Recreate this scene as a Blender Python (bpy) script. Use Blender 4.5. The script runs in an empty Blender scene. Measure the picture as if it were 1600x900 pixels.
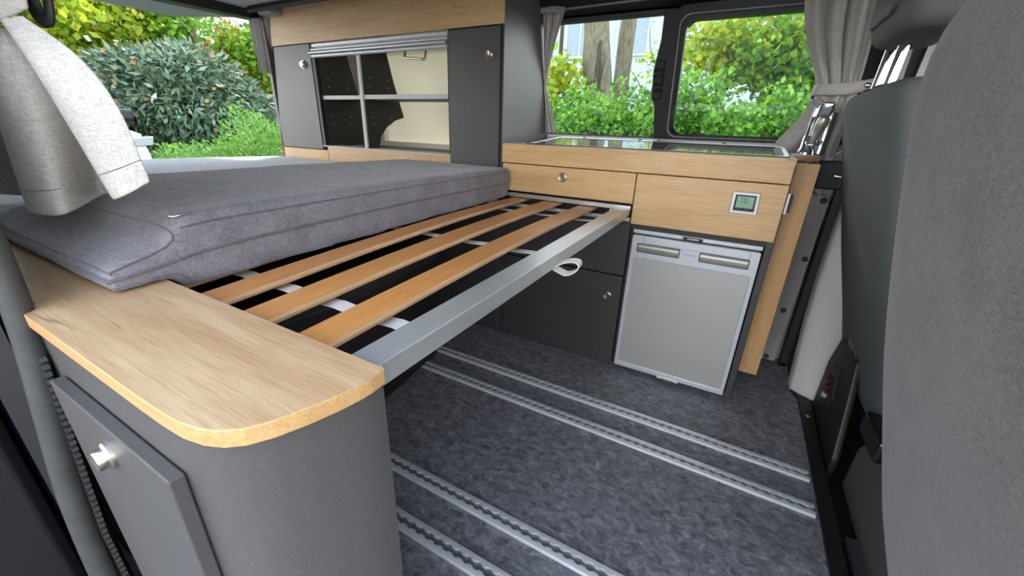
import bpy, bmesh, math, random
import numpy as np
from mathutils import Vector, Matrix, noise
random.seed(7); RNG = np.random.default_rng(11)
S = bpy.context.scene
COL = S.collection

# ---------------------------------------------------------------- camera, world, light, exposure
cam_d = bpy.data.cameras.new('camera'); cam = bpy.data.objects.new('camera', cam_d); COL.objects.link(cam)
cam_d.sensor_fit = 'HORIZONTAL'; cam_d.sensor_width = 36.0; cam_d.lens = 621.2857 / 1600 * 36.0
cam_d.clip_start = 0.01; cam_d.clip_end = 500
_yaw, _pit, _rol = 0.4966, -0.3819, 0.0349
_fw = Vector((-math.sin(_yaw)*math.cos(_pit), math.cos(_yaw)*math.cos(_pit), math.sin(_pit)))
_rt = Vector((math.cos(_yaw), math.sin(_yaw), 0)); _up = _rt.cross(_fw)
_r2 = math.cos(_rol)*_rt + math.sin(_rol)*_up; _u2 = -math.sin(_rol)*_rt + math.cos(_rol)*_up
_m = Matrix((_r2, _u2, -_fw)).transposed().to_4x4(); _m.translation = (0.2756, -1.3604, 0.8459)
cam.matrix_world = _m
S.camera = cam

w = bpy.data.worlds.new('sky'); S.world = w; w.use_nodes = True
nt = w.node_tree; nt.nodes.clear()
_o = nt.nodes.new('ShaderNodeOutputWorld'); _b = nt.nodes.new('ShaderNodeBackground')
_tc = nt.nodes.new('ShaderNodeTexCoord'); _sx = nt.nodes.new('ShaderNodeSeparateXYZ'); _cr = nt.nodes.new('ShaderNodeValToRGB')
nt.links.new(_tc.outputs['Generated'], _sx.inputs[0]); nt.links.new(_sx.outputs['Z'], _cr.inputs[0])
_cr.color_ramp.elements[0].position = 0.0; _cr.color_ramp.elements[0].color = (1.0, 1.0, 1.0, 1)
_cr.color_ramp.elements[1].position = 0.75; _cr.color_ramp.elements[1].color = (0.28, 0.36, 0.50, 1)
nt.links.new(_cr.outputs[0], _b.inputs[0]); _b.inputs[1].default_value = 4.9
nt.links.new(_b.outputs[0], _o.inputs[0])

sd = bpy.data.lights.new('sun', 'SUN'); sd.energy = 3.2; sd.angle = math.radians(6); sd.color = (1.0, 0.93, 0.80)
sun = bpy.data.objects.new('sun', sd); COL.objects.link(sun)
sun.rotation_euler = Vector((0.55, -0.62, -0.75)).to_track_quat('-Z', 'Y').to_euler()   # from beyond the trees, rear far side

S.view_settings.view_transform = 'Standard'; S.view_settings.look = 'None'
S.view_settings.gamma = 1.0; S.view_settings.use_curve_mapping = False
S.view_settings.exposure = 0.6

# ---------------------------------------------------------------- materials
def lin(c):
    return tuple(((v/255)/12.92 if v/255 <= .04045 else ((v/255+.055)/1.055)**2.4) for v in c)
MATS = {}
def pmat(name, rgb, rough=.5, metal=0.0, spec=.5, var=.0, vscale=20.0, stretch=(1,1,1), bump=0.0, bscale=200.0, coat=0.0, rgb2=None, aniso=0.0):
    """principled surface with fine procedural colour variation and relief"""
    m = bpy.data.materials.new(name); m.use_nodes = True; t = m.node_tree; b = t.nodes['Principled BSDF']
    b.inputs['Roughness'].default_value = rough; b.inputs['Metallic'].default_value = metal
    b.inputs['Specular IOR Level'].default_value = spec
    if coat: b.inputs['Coat Weight'].default_value = coat; b.inputs['Coat Roughness'].default_value = .08
    if aniso: b.inputs['Anisotropic'].default_value = aniso
    c = lin(rgb)
    c2 = lin(rgb2) if rgb2 else tuple(max(0, v*(1-var)) for v in c)
    c1 = c if rgb2 else tuple(min(1, v*(1+var)) for v in c)
    tc = t.nodes.new('ShaderNodeTexCoord'); mp = t.nodes.new('ShaderNodeMapping'); mp.inputs['Scale'].default_value = stretch
    t.links.new(tc.outputs['Object'], mp.inputs[0])
    nz = t.nodes.new('ShaderNodeTexNoise'); nz.inputs['Scale'].default_value = vscale; nz.inputs['Detail'].default_value = 4
    t.links.new(mp.outputs[0], nz.inputs['Vector'])
    rp = t.nodes.new('ShaderNodeValToRGB'); rp.color_ramp.elements[0].position = .3; rp.color_ramp.elements[1].position = .7
    rp.color_ramp.elements[0].color = (*c2, 1); rp.color_ramp.elements[1].color = (*c1, 1)
    t.links.new(nz.outputs[0], rp.inputs[0]); t.links.new(rp.outputs[0], b.inputs['Base Color'])
    if bump:
        n2 = t.nodes.new('ShaderNodeTexNoise'); n2.inputs['Scale'].default_value = bscale; n2.inputs['Detail'].default_value = 3
        t.links.new(mp.outputs[0], n2.inputs['Vector'])
        bp = t.nodes.new('ShaderNodeBump'); bp.inputs['Strength'].default_value = bump; bp.inputs['Distance'].default_value = .002
        t.links.new(n2.outputs[0], bp.inputs['Height']); t.links.new(bp.outputs[0], b.inputs['Normal'])
    MATS[name] = m; return m

def wood(name, ca, cb, cc, axis='x', rough=.42, fine=1.0, cracks=1.0):
    """oak-look laminate: long grain along one axis, pale and brown streaks, a few dark cracks"""
    m = bpy.data.materials.new(name); m.use_nodes = True; t = m.node_tree; b = t.nodes['Principled BSDF']
    N, L = t.nodes.new, t.links.new
    tc = N('ShaderNodeTexCoord'); mp = N('ShaderNodeMapping'); L(tc.outputs['Object'], mp.inputs[0])
    st = {'x': (1.2, 14, 14), 'y': (14, 1.2, 14), 'z': (14, 14, 1.2)}[axis]; mp.inputs['Scale'].default_value = st
    n1 = N('ShaderNodeTexNoise'); n1.inputs['Scale'].default_value = 1.6; n1.inputs['Detail'].default_value = 8; n1.inputs['Roughness'].default_value = .62; n1.inputs['Distortion'].default_value = .9
    L(mp.outputs[0], n1.inputs['Vector'])
    r1 = N('ShaderNodeValToRGB'); e = r1.color_ramp.elements; e[0].position = .30; e[0].color = (*lin(cb), 1); e[1].position = .68; e[1].color = (*lin(ca), 1)
    L(n1.outputs[0], r1.inputs[0])
    mp2 = N('ShaderNodeMapping'); L(tc.outputs['Object'], mp2.inputs[0]); mp2.inputs['Scale'].default_value = tuple(v*(6 if v > 5 else 2.5) for v in st)
    n2 = N('ShaderNodeTexNoise'); n2.inputs['Scale'].default_value = 4.2*fine; n2.inputs['Detail'].default_value = 9; n2.inputs['Roughness'].default_value = .65
    L(mp2.outputs[0], n2.inputs['Vector'])
    mx = N('ShaderNodeMix'); mx.data_type = 'RGBA'; mx.blend_type = 'MULTIPLY'; mx.inputs[0].default_value = .75
    r2 = N('ShaderNodeValToRGB'); r2.color_ramp.elements[0].position = .36; r2.color_ramp.elements[0].color = (.76, .68, .60, 1); r2.color_ramp.elements[1].position = .6; r2.color_ramp.elements[1].color = (1, 1, 1, 1)
    L(n2.outputs[0], r2.inputs[0]); L(r1.outputs[0], mx.inputs[6]); L(r2.outputs[0], mx.inputs[7])
    mp3 = N('ShaderNodeMapping'); L(tc.outputs['Object'], mp3.inputs[0]); mp3.inputs['Scale'].default_value = tuple(v*(1.1 if v > 5 else .75) for v in st); mp3.inputs['Location'].default_value = (3.1, 1.7, 5.3)
    n3 = N('ShaderNodeTexNoise'); n3.inputs['Scale'].default_value = .9; n3.inputs['Detail'].default_value = 3; n3.inputs['Distortion'].default_value = .25
    L(mp3.outputs[0], n3.inputs['Vector'])
    r3 = N('ShaderNodeValToRGB'); e = r3.color_ramp.elements; e[0].position = .494; e[0].color = (0, 0, 0, 1); e[1].position = .5; e[1].color = (1, 1, 1, 1)
    k = e.new(.506); k.color = (0, 0, 0, 1)
    L(n3.outputs[0], r3.inputs[0])
    n4 = N('ShaderNodeTexNoise'); n4.inputs['Scale'].default_value = 7; L(tc.outputs['Object'], n4.inputs['Vector'])
    r4 = N('ShaderNodeValToRGB'); r4.color_ramp.elements[0].position = .52; r4.color_ramp.elements[1].position = .66
    L(n4.outputs[0], r4.inputs[0])
    mu = N('ShaderNodeMath'); mu.operation = 'MULTIPLY'; L(r3.outputs[0], mu.inputs[0]); L(r4.outputs[0], mu.inputs[1])
    mu2 = N('ShaderNodeMath'); mu2.operation = 'MULTIPLY'; L(mu.outputs[0], mu2.inputs[0]); mu2.inputs[1].default_value = .6*cracks
    mx2 = N('ShaderNodeMix'); mx2.data_type = 'RGBA'; L(mu2.outputs[0], mx2.inputs[0]); L(mx.outputs[2], mx2.inputs[6]); mx2.inputs[7].default_value = (*lin(cc), 1)
    L(mx2.outputs[2], b.inputs['Base Color']); b.inputs['Roughness'].default_value = rough
    bp = N('ShaderNodeBump'); bp.inputs['Strength'].default_value = .08; bp.inputs['Distance'].default_value = .001
    L(n2.outputs[0], bp.inputs['Height']); L(bp.outputs[0], b.inputs['Normal'])
    MATS[name] = m; return m

def weave(name, rgb, rgb2, scale=900, rough=.9, sheen=.25, blot=0.12, thin=0.0):
    """woven fabric: fine crossed threads plus soft mottling"""
    m = bpy.data.materials.new(name); m.use_nodes = True; t = m.node_tree; b = t.nodes['Principled BSDF']
    N, L = t.nodes.new, t.links.new
    tc = N('ShaderNodeTexCoord')
    def nz(sc, st, det=2):
        mp = N('ShaderNodeMapping'); mp.inputs['Scale'].default_value = st; L(tc.outputs['Object'], mp.inputs[0])
        n = N('ShaderNodeTexNoise'); n.inputs['Scale'].default_value = sc; n.inputs['Detail'].default_value = det; L(mp.outputs[0], n.inputs['Vector']); return n
    a = nz(scale, (.12, .12, 1)); c = nz(scale, (1, 1, .12)); d = nz(18, (1, 1, 1), 5)
    ad = N('ShaderNodeMath'); ad.operation = 'ADD'; L(a.outputs[0], ad.inputs[0]); L(c.outputs[0], ad.inputs[1])
    ad2 = N('ShaderNodeMath'); ad2.operation = 'MULTIPLY_ADD'; L(d.outputs[0], ad2.inputs[0]); ad2.inputs[1].default_value = blot*4; L(ad.outputs[0], ad2.inputs[2])
    mr = N('ShaderNodeMapRange'); mr.inputs['From Min'].default_value = .75+blot*2*.7; mr.inputs['From Max'].default_value = 1.25+blot*2*1.3; L(ad2.outputs[0], mr.inputs[0])
    rp = N('ShaderNodeValToRGB'); rp.color_ramp.elements[0].color = (*lin(rgb2), 1); rp.color_ramp.elements[1].color = (*lin(rgb), 1)
    L(mr.outputs[0], rp.inputs[0]); L(rp.outputs[0], b.inputs['Base Color'])
    b.inputs['Roughness'].default_value = rough; b.inputs['Specular IOR Level'].default_value = .2
    b.inputs['Sheen Weight'].default_value = sheen; b.inputs['Sheen Roughness'].default_value = .5
    bp = N('ShaderNodeBump'); bp.inputs['Strength'].default_value = .35; bp.inputs['Distance'].default_value = .0012
    L(ad.outputs[0], bp.inputs['Height']); L(bp.outputs[0], b.inputs['Normal'])
    if thin:
        tr = N('ShaderNodeBsdfTranslucent'); L(rp.outputs[0], tr.inputs[0]); ms = N('ShaderNodeMixShader'); ms.inputs[0].default_value = thin
        L(b.outputs[0], ms.inputs[1]); L(tr.outputs[0], ms.inputs[2]); L(ms.outputs[0], t.nodes['Material Output'].inputs[0])
    MATS[name] = m; return m

def leafmat(name, cols, trans=.45, rough=.5):
    m = bpy.data.materials.new(name); m.use_nodes = True; t = m.node_tree; t.nodes.clear()
    N, L = t.nodes.new, t.links.new
    g = N('ShaderNodeNewGeometry'); rp = N('ShaderNodeValToRGB'); e = rp.color_ramp.elements
    for i, c in enumerate(cols):
        p = i/(len(cols)-1)
        el = e[0] if i == 0 else (e[1] if i == len(cols)-1 else e.new(p)); el.position = p; el.color = (*lin(c), 1)
    L(g.outputs['Random Per Island'], rp.inputs[0])
    d = N('ShaderNodeBsdfPrincipled'); d.inputs['Roughness'].default_value = rough; d.inputs['Specular IOR Level'].default_value = .35
    tr = N('ShaderNodeBsdfTranslucent'); mx = N('ShaderNodeMixShader'); mx.inputs[0].default_value = trans
    L(rp.outputs[0], d.inputs['Base Color']); L(rp.outputs[0], tr.inputs[0]); L(d.outputs[0], mx.inputs[1]); L(tr.outputs[0], mx.inputs[2])
    o = N('ShaderNodeOutputMaterial'); L(mx.outputs[0], o.inputs[0]); MATS[name] = m; return m

def glassmat(name, tint=(1, 1, 1), refl=1.0):
    m = bpy.data.materials.new(name); m.use_nodes = True; t = m.node_tree; t.nodes.clear()
    N, L = t.nodes.new, t.links.new
    tr = N('ShaderNodeBsdfTransparent'); tr.inputs[0].default_value = (*tint, 1)
    gl = N('ShaderNodeBsdfGlossy'); gl.inputs['Roughness'].default_value = .02
    fr = N('ShaderNodeFresnel'); fr.inputs[0].default_value = 1.45
    mu = N('ShaderNodeMath'); mu.operation = 'MULTIPLY'; mu.inputs[1].default_value = refl; L(fr.outputs[0], mu.inputs[0])
    mx = N('ShaderNodeMixShader'); L(mu.outputs[0], mx.inputs[0]); L(tr.outputs[0], mx.inputs[1]); L(gl.outputs[0], mx.inputs[2])
    o = N('ShaderNodeOutputMaterial'); L(mx.outputs[0], o.inputs[0]); MATS[name] = m; return m

def floormat():
    m = bpy.data.materials.new('floor_vinyl'); m.use_nodes = True; t = m.node_tree; b = t.nodes['Principled BSDF']
    N, L = t.nodes.new, t.links.new
    tc = N('ShaderNodeTexCoord')
    wv = N('ShaderNodeTexNoise'); wv.inputs['Scale'].default_value = 34; wv.inputs['Detail'].default_value = 8; wv.inputs['Roughness'].default_value = .78; wv.inputs['Distortion'].default_value = .9
    mp = N('ShaderNodeMapping'); mp.inputs['Scale'].default_value = (1.0, 1.5, 1.0); L(tc.outputs['Object'], mp.inputs[0]); L(mp.outputs[0], wv.inputs['Vector'])
    rp = N('ShaderNodeValToRGB'); e = rp.color_ramp.elements
    e[0].position = .30; e[0].color = (*lin((40, 40, 44)), 1); e[1].position = .74; e[1].color = (*lin((190, 190, 192)), 1)
    k = e.new(.42); k.color = (*lin((92, 92, 96)), 1); k = e.new(.58); k.color = (*lin((136, 136, 140)), 1)
    L(wv.outputs[0], rp.inputs[0]); L(rp.outputs[0], b.inputs['Base Color'])
    b.inputs['Roughness'].default_value = .48; b.inputs['Specular IOR Level'].default_value = .5
    bp = N('ShaderNodeBump'); bp.inputs['Strength'].default_value = .25; bp.inputs['Distance'].default_value = .001
    L(wv.outputs[0], bp.inputs['Height']); L(bp.outputs[0], b.inputs['Normal']); MATS['floor'] = m

wood('oak', (218, 184, 134), (200, 162, 112), (120, 86, 54))
wood('oak_top', (208, 180, 142), (178, 140, 102), (104, 72, 48), rough=.36)
wood('oak_z', (206, 166, 112), (190, 148, 96), (120, 84, 50), axis='z', cracks=.2)
wood('oak_edge', (206, 168, 114), (192, 150, 98), (170, 120, 66), rough=.4, cracks=.0)
wood('beech', (222, 158, 92), (206, 140, 76), (170, 110, 60), axis='y', rough=.32, cracks=.15)
wood('beech_edge', (206, 170, 128), (186, 148, 108), (150, 110, 70), axis='y', rough=.6, cracks=.0)
pmat('laminate', (79, 77, 75), rough=.42, var=.10, vscale=220, bump=.12, bscale=500)
pmat('laminate_dark', (60, 58, 58), rough=.45, var=.10, vscale=240, bump=.12, bscale=520)
pmat('panel_black', (44, 41, 40), rough=.6, var=.1, vscale=80)
pmat('worktop_grey', (186, 185, 182), rough=.45, var=.06, vscale=160)
pmat('light_edge', (196, 194, 190), rough=.5, var=.05)
pmat('aluminium', (206, 206, 202), rough=.34, metal=.8, var=.05, vscale=60, stretch=(1, 12, 12), bump=.05, bscale=300)
pmat('rail_alu', (222, 224, 224), rough=.36, metal=.4, var=.05, vscale=60, stretch=(1, 12, 12))
pmat('bar_alu', (204, 205, 202), rough=.30, metal=.6, var=.06, vscale=50, stretch=(14, 1, 14), bump=.04, bscale=260)
pmat('nickel', (206, 196, 178), rough=.30, metal=1, var=.03)
pmat('chrome', (226, 230, 236), rough=.05, metal=1, var=.02)
pmat('fridge_frame', (196, 199, 202), rough=.42, metal=.35, var=.03, vscale=90)
pmat('fridge_handle', (176, 174, 160), rough=.35, metal=.7, var=.03)
pmat('steel', (200, 198, 192), rough=.38, metal=.55, var=.035, vscale=30, stretch=(1, 30, 90), aniso=.6)
pmat('black_plastic', (24, 24, 25), rough=.5, var=.12, vscale=120, bump=.1, bscale=400)
pmat('black_gloss', (14, 14, 16), rough=.18, var=.05)
pmat('rubber', (58, 58, 56), rough=.55, var=.18, vscale=35, bump=.2, bscale=300)
pmat('paint_blue', (20, 24, 44), rough=.15, coat=1.0, var=.08, vscale=4)
pmat('wall_beige', (230, 222, 200), rough=.75, var=.04, vscale=40)
pmat('trim_grey', (158, 152, 146), rough=.7, var=.05, vscale=160, bump=.15, bscale=600)
pmat('trim_beige', (196, 190, 182), rough=.7, var=.04, vscale=160, bump=.12, bscale=600)
pmat('headliner', (176, 174, 170), rough=.85, var=.12, vscale=120)
pmat('strap', (224, 220, 212), rough=.85, var=.06, vscale=300, bump=.25, bscale=700)
pmat('lcd', (138, 168, 138), rough=.2, var=.05, vscale=40)
pmat('ink', (40, 52, 48), rough=.5, var=.02)
pmat('logo_ink', (64, 62, 62), rough=.5, var=.02)
pmat('glass_black', (10, 12, 12), rough=.03, var=.02, spec=1.0, coat=1.0)
pmat('carpet', (52, 52, 56), rough=.95, var=.5, vscale=260, bump=.6, bscale=400)
pmat('seat_plastic', (74, 74, 72), rough=.6, var=.1, vscale=200, bump=.15, bscale=500)
pmat('seat_fabric_dark', (84, 89, 89), rough=.8, var=.12, vscale=420, bump=.25, bscale=800)
pmat('headrest', (92, 92, 88), rough=.75, var=.1, vscale=380, bump=.2, bscale=800)
pmat('grey_plate', (142, 143, 142), rough=.6, var=.05)
pmat('asphalt', (92, 92, 94), rough=.9, var=.3, vscale=30, bump=.3, bscale=60)
pmat('grass_ground', (96, 118, 54), rough=.95, rgb2=(60, 72, 34), vscale=3, bump=.5, bscale=30)
pmat('bark', (128, 122, 100), rough=.9, rgb2=(82, 76, 60), vscale=9, stretch=(4, 4, .8), bump=1.0, bscale=22)
pmat('bark_dark', (84, 74, 54), rough=.9, rgb2=(48, 42, 30), vscale=9, stretch=(4, 4, .8), bump=1.0, bscale=22)
pmat('house_wall', (166, 178, 196), rough=.8, var=.04, vscale=2)
pmat('house_frame', (186, 192, 200), rough=.6, var=.02)
pmat('house_glass', (120, 138, 160), rough=.1, var=.05)
pmat('house_roof', (128, 118, 116), rough=.8, var=.1)
pmat('car_white', (226, 232, 236), rough=.2, coat=.6, var=.02)
pmat('car_dark', (28, 32, 38), rough=.3, var=.05)
pmat('car_lamp', (190, 196, 202), rough=.1, var=.05, metal=.4)
pmat('rail_groove', (120, 122, 124), rough=.4, metal=.5, var=.1, vscale=60)
pmat('red_wire', (90, 26, 24), rough=.5, var=.05)
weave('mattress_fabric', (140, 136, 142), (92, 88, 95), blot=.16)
weave('mattress_lit', (216, 222, 230), (184, 192, 204), blot=.08)  # daylight from the open tailgate put into the fabric colour
weave('piping_fabric', (112, 109, 116), (76, 74, 80))
weave('curtain_fabric', (202, 197, 188), (164, 160, 153), scale=700, blot=.08, sheen=.15, thin=.14)
weave('seat_fabric', (110, 107, 102), (66, 64, 62), scale=1000, blot=.10, sheen=.2)
leafmat('leaf_hedge', [(44, 98, 28), (78, 142, 40), (104, 166, 54), (134, 184, 64)])
leafmat('leaf_spring', [(104, 150, 28), (140, 180, 40), (172, 194, 54), (190, 190, 62)], trans=.6)
leafmat('leaf_green', [(62, 112, 28), (98, 150, 40), (134, 174, 50)], trans=.55)
leafmat('leaf_rhodo', [(56, 84, 58), (84, 114, 86), (106, 134, 108), (76, 104, 66), (128, 150, 122)], trans=.12, rough=.38)
leafmat('leaf_brown', [(132, 112, 70), (150, 126, 82)], trans=.2)
leafmat('leaf_orange', [(190, 84, 40), (206, 116, 60), (150, 160, 50), (120, 150, 44)], trans=.5)
leafmat('leaf_lowgreen', [(76, 126, 46), (100, 152, 58), (126, 168, 72)], trans=.4)
leafmat('blind', [(226, 216, 188), (228, 218, 190)], trans=.16, rough=.8)
glassmat('glass', (.93, .95, .94), .8)
floormat()

# ---------------------------------------------------------------- helpers
def _apply(o, label=None, cat=None, group=None, kind=None):
    if label: o['label'] = label
    if cat: o['category'] = cat
    if group: o['group'] = group
    if kind: o['kind'] = kind
    return o
def thing(name, loc, label, cat, group=None):
    o = bpy.data.objects.new(name, None); COL.objects.link(o); o.location = loc; o.empty_display_size = .05
    return _apply(o, label, cat, group)
def wloc(o):
    v = Vector(o.location)
    while o.parent: o = o.parent; v = v + Vector(o.location)
    return v
def obj(name, bm, mat, parent=None, smooth=None, bevel=0, segs=2, **tags):
    """link a bmesh (in world coordinates) as one mesh object, origin at its base centre (or its parent's origin)"""
    if len(bm.verts) == 0: raise ValueError(name)
    bmesh.ops.recalc_face_normals(bm, faces=bm.faces)
    if bevel: 
        es = [e for e in bm.edges if len(e.link_faces) == 2 and e.calc_face_angle(0) > .6]
        bmesh.ops.bevel(bm, geom=es, offset=bevel, segments=segs, affect='EDGES', profile=.5, clamp_overlap=True)
    co = [v.co for v in bm.verts]
    lo = Vector(tuple(min(c[i] for c in co) for i in range(3))); hi = Vector(tuple(max(c[i] for c in co) for i in range(3)))
    org = Vector(((lo.x+hi.x)/2, (lo.y+hi.y)/2, lo.z))
    bmesh.ops.translate(bm, verts=bm.verts, vec=-org)
    me = bpy.data.meshes.new(name); bm.to_mesh(me); bm.free()
    me.materials.append(MATS[mat] if isinstance(mat, str) else mat)
    if smooth is not None:
        me.polygons.foreach_set('use_smooth', [True]*len(me.polygons))
        if smooth < 180: me.set_sharp_from_angle(angle=math.radians(smooth))
    o = bpy.data.objects.new(name, me); COL.objects.link(o); o.location = org
    if parent: o.parent = parent; o.location = org - wloc(parent)
    return _apply(o, tags.get('label'), tags.get('cat'), tags.get('group'), tags.get('kind'))
def bm_box(x0, x1, y0, y1, z0, z1, bm=None):
    bm = bm or bmesh.new()
    v = [bm.verts.new((x, y, z)) for x in (x0, x1) for y in (y0, y1) for z in (z0, z1)]
    for f in ((0,1,3,2),(4,6,7,5),(0,4,5,1),(2,3,7,6),(0,2,6,4),(1,5,7,3)): bm.faces.new([v[i] for i in f])
    return bm
def box(name, x0, x1, y0, y1, z0, z1, mat, parent=None, bevel=.0015, **k):
    return obj(name, bm_box(x0, x1, y0, y1, z0, z1), mat, parent, bevel=bevel, **k)
def bm_prism(pts, axis, a, b, bm=None):
    """2-D outline extruded along an axis from a to b; a/b may be functions of the outline point"""
    bm = bm or bmesh.new()
    def mk(p, d):
        d = d(p) if callable(d) else d
        return {'x': (d, p[0], p[1]), 'y': (p[0], d, p[1]), 'z': (p[0], p[1], d)}[axis]
    A = [bm.verts.new(mk(p, a)) for p in pts]; B = [bm.verts.new(mk(p, b)) for p in pts]
    n = len(pts); bm.faces.new(A); bm.faces.new(B[::-1])
    for i in range(n): bm.faces.new((A[i], B[i], B[(i+1) % n], A[(i+1) % n]))
    return bm
def prism(name, pts, axis, a, b, mat, parent=None, bevel=0, **k):
    return obj(name, bm_prism(pts, axis, a, b), mat, parent, bevel=bevel, **k)
def bm_tube(path, r, seg=10, bm=None, cap=True, flat=1.0):
    bm = bm or bmesh.new(); path = [Vector(p) for p in path]; rings = []
    rs = r if isinstance(r, (list, tuple)) else [r]*len(path)
    up = None
    for i, p in enumerate(path):
        t = (path[min(i+1, len(path)-1)] - path[max(i-1, 0)]).normalized()
        if up is None:
            up = Vector((0, 0, 1)) if abs(t.z) < .9 else Vector((1, 0, 0))
        s = t.cross(up).normalized(); up = s.cross(t).normalized()
        rings.append([bm.verts.new(p + rs[i]*(math.cos(a)*s + flat*math.sin(a)*up)) for a in [2*math.pi*k/seg for k in range(seg)]])
    for a, b in zip(rings, rings[1:]):
        for k in range(seg): bm.faces.new((a[k], a[(k+1) % seg], b[(k+1) % seg], b[k]))
    if cap: bm.faces.new(rings[0][::-1]); bm.faces.new(rings[-1])
    return bm
def tube(name, path, r, mat, parent=None, seg=10, flat=1.0, **k):
    return obj(name, bm_tube(path, r, seg, flat=flat), mat, parent, smooth=60, **k)
def bm_lathe(prof, c, d, seg=24, bm=None):
    """profile [(radius, height)] turned about direction d at point c"""
    bm = bm or bmesh.new(); d = Vector(d).normalized(); c = Vector(c)
    s = d.cross(Vector((0, 0, 1)) if abs(d.z) < .9 else Vector((1, 0, 0))).normalized(); u = d.cross(s); rings = []
    for r, h in prof:
        rings.append([bm.verts.new(c + d*h + max(r, 1e-5)*(math.cos(a)*s + math.sin(a)*u)) for a in [2*math.pi*k/seg for k in range(seg)]])
    for a, b in zip(rings, rings[1:]):
        for k in range(seg): bm.faces.new((a[k], a[(k+1) % seg], b[(k+1) % seg], b[k]))
    bm.faces.new(rings[0][::-1]); bm.faces.new(rings[-1]); return bm
def lathe(name, prof, c, d, mat, parent=None, seg=24, **k):
    return obj(name, bm_lathe(prof, c, d, seg), mat, parent, smooth=35, **k)
def knob(c, d, parent, r=.0165):
    """push-button knob: flat rosette with a raised dished button"""
    k = lathe('knob', [(r*.9, -.003), (r, -.001), (r, .003), (r*.86, .005)], c, d, 'nickel', parent, label='round brushed nickel knob')
    lathe('button', [(r*.74, .004), (r*.74, .011), (r*.66, .0135), (r*.3, .0125)], c, d, 'nickel', k)
    return k
def grid_obj(name, rows, mat, parent=None, solid=0, sub=0, **k):
    bm = bmesh.new(); V = [[bm.verts.new(p) for p in r] for r in rows]
    for a, b in zip(V, V[1:]):
        for i in range(len(a)-1): bm.faces.new((a[i], a[i+1], b[i+1], b[i]))
    o = obj(name, bm, mat, parent, smooth=180, **k)
    if solid: m = o.modifiers.new('solid', 'SOLIDIFY'); m.thickness = solid; m.offset = 0
    if sub: m = o.modifiers.new('sub', 'SUBSURF'); m.levels = sub; m.render_levels = sub
    return o
def rrect(x0, x1, y0, y1, r, n=6):
    pts = []
    for cx, cy, a0 in ((x1-r, y1-r, 0), (x0+r, y1-r, 90), (x0+r, y0+r, 180), (x1-r, y0+r, 270)):
        for i in range(n+1):
            a = math.radians(a0+90*i/n); pts.append((cx+r*math.cos(a), cy+r*math.sin(a)))
    return pts
def bm_ring(outer, inner, axis, a, b):
    """flat ring between two outlines with equally many points, extruded"""
    bm = bmesh.new()
    def mk(p, d):
        d = d(p) if callable(d) else d
        return {'x': (d, p[0], p[1]), 'y': (p[0], d, p[1]), 'z': (p[0], p[1], d)}[axis]
    R = [[bm.verts.new(mk(p, d)) for p in o] for o, d in ((outer, a), (inner, a), (inner, b), (outer, b))]
    n = len(outer)
    for q in range(4):
        A, B = R[q], R[(q+1) % 4]
        for i in range(n): bm.faces.new((A[i], A[(i+1) % n], B[(i+1) % n], B[i]))
    return bm
def spline(pts, n):
    """catmull-rom through points, n samples"""
    P = [Vector(p) for p in pts]; P = [2*P[0]-P[1]] + P + [2*P[-1]-P[-2]]; m = len(pts)-1; out = []
    for k in range(n):
        t = m*k/(n-1); i = min(int(t), m-1); f = t-i; a, b, c, d = P[i:i+4]
        out.append(.5*((2*b) + (c-a)*f + (2*a-5*b+4*c-d)*f*f + (3*b-3*c+d-a)*f**3))
    return out
def yw(z):                                    # inner face of the far side wall, leaning in above the belt line
    return .42 - .25*(z-.8) if z > .8 else .42

# ---------------------------------------------------------------- the van shell
GZ = -.52
o = prism('floor', [(-1.95, -1.30), (.612, -1.30), (.612, .14), (.592, .185), (.600, .44), (-1.95, .44)], 'z', -.03, 0, 'floor', kind='structure', label='dark grey marbled vinyl van floor', bevel=0)
prism('trim_1', [(.612, -1.30), (.640, -1.30), (.648, .14), (.625, .17), (.600, .19), (.592, .185), (.612, .14)], 'z', -.03, .008, 'black_plastic', kind='structure', label='black edge strip along the front end of the vinyl floor')
lathe('trim_screw', [(.006, 0), (.0055, .002), (.002, .0028)], (.630, .035, .0075), (0, 0, 1), 'nickel', bpy.data.objects['trim_1'], seg=12)
box('floor_cab', .64, 1.95, -1.32, .46, -.10, -.03, 'black_plastic', kind='structure', label='dark cab floor behind and under the front seats', bevel=0)
# far wall: strips round the window opening
WX0, WX1, WZ0, WZ1 = -.575, .435, .828, 1.243
wl = thing('wall_back', (0, .45, 0), 'side wall of the van behind the kitchen', None); wl['kind'] = 'structure'; del_keys = None
def wallstrip(name, x0, x1, z0, z1, mat, th=.05):
    zz = sorted({z0, z1} | ({.8} if z0 < .8 < z1 else set()))
    out = [(yw(z), z) for z in zz] + [(yw(z)+th, z) for z in reversed(zz)]
    return prism(name, out, 'x', x0, x1, mat, wl)
wallstrip('rear_lining', -1.92, WX0, 0, .755, 'wall_beige'); wallstrip('rear_lining', -1.92, WX0, 1.205, 1.30, 'wall_beige')
wallstrip('rear_lining', -1.92, -1.56, .755, 1.205, 'wall_beige'); wallstrip('rear_lining', -.72, WX0, .755, 1.205, 'wall_beige')
grid_obj('window_blind', [[(x, yw(z)+.004, z) for x in (-1.565, -1.35, -1.14, -.93, -.715)] for z in (.75, .8, .9, 1.0, 1.1, 1.21)], 'blind', wl, label='cream blind closed over the rear side window')
wallstrip('lower_lining', WX0, .60, 0, WZ0, 'trim_grey')
wallstrip('upper_lining', WX0, .60, WZ1, 1.32, 'black_plastic')
wallstrip('front_lining', WX1, .60, WZ0, WZ1, 'black_plastic')
wallstrip('pillar_post', .60, .72, -.1, 1.32, 'black_plastic')
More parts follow.
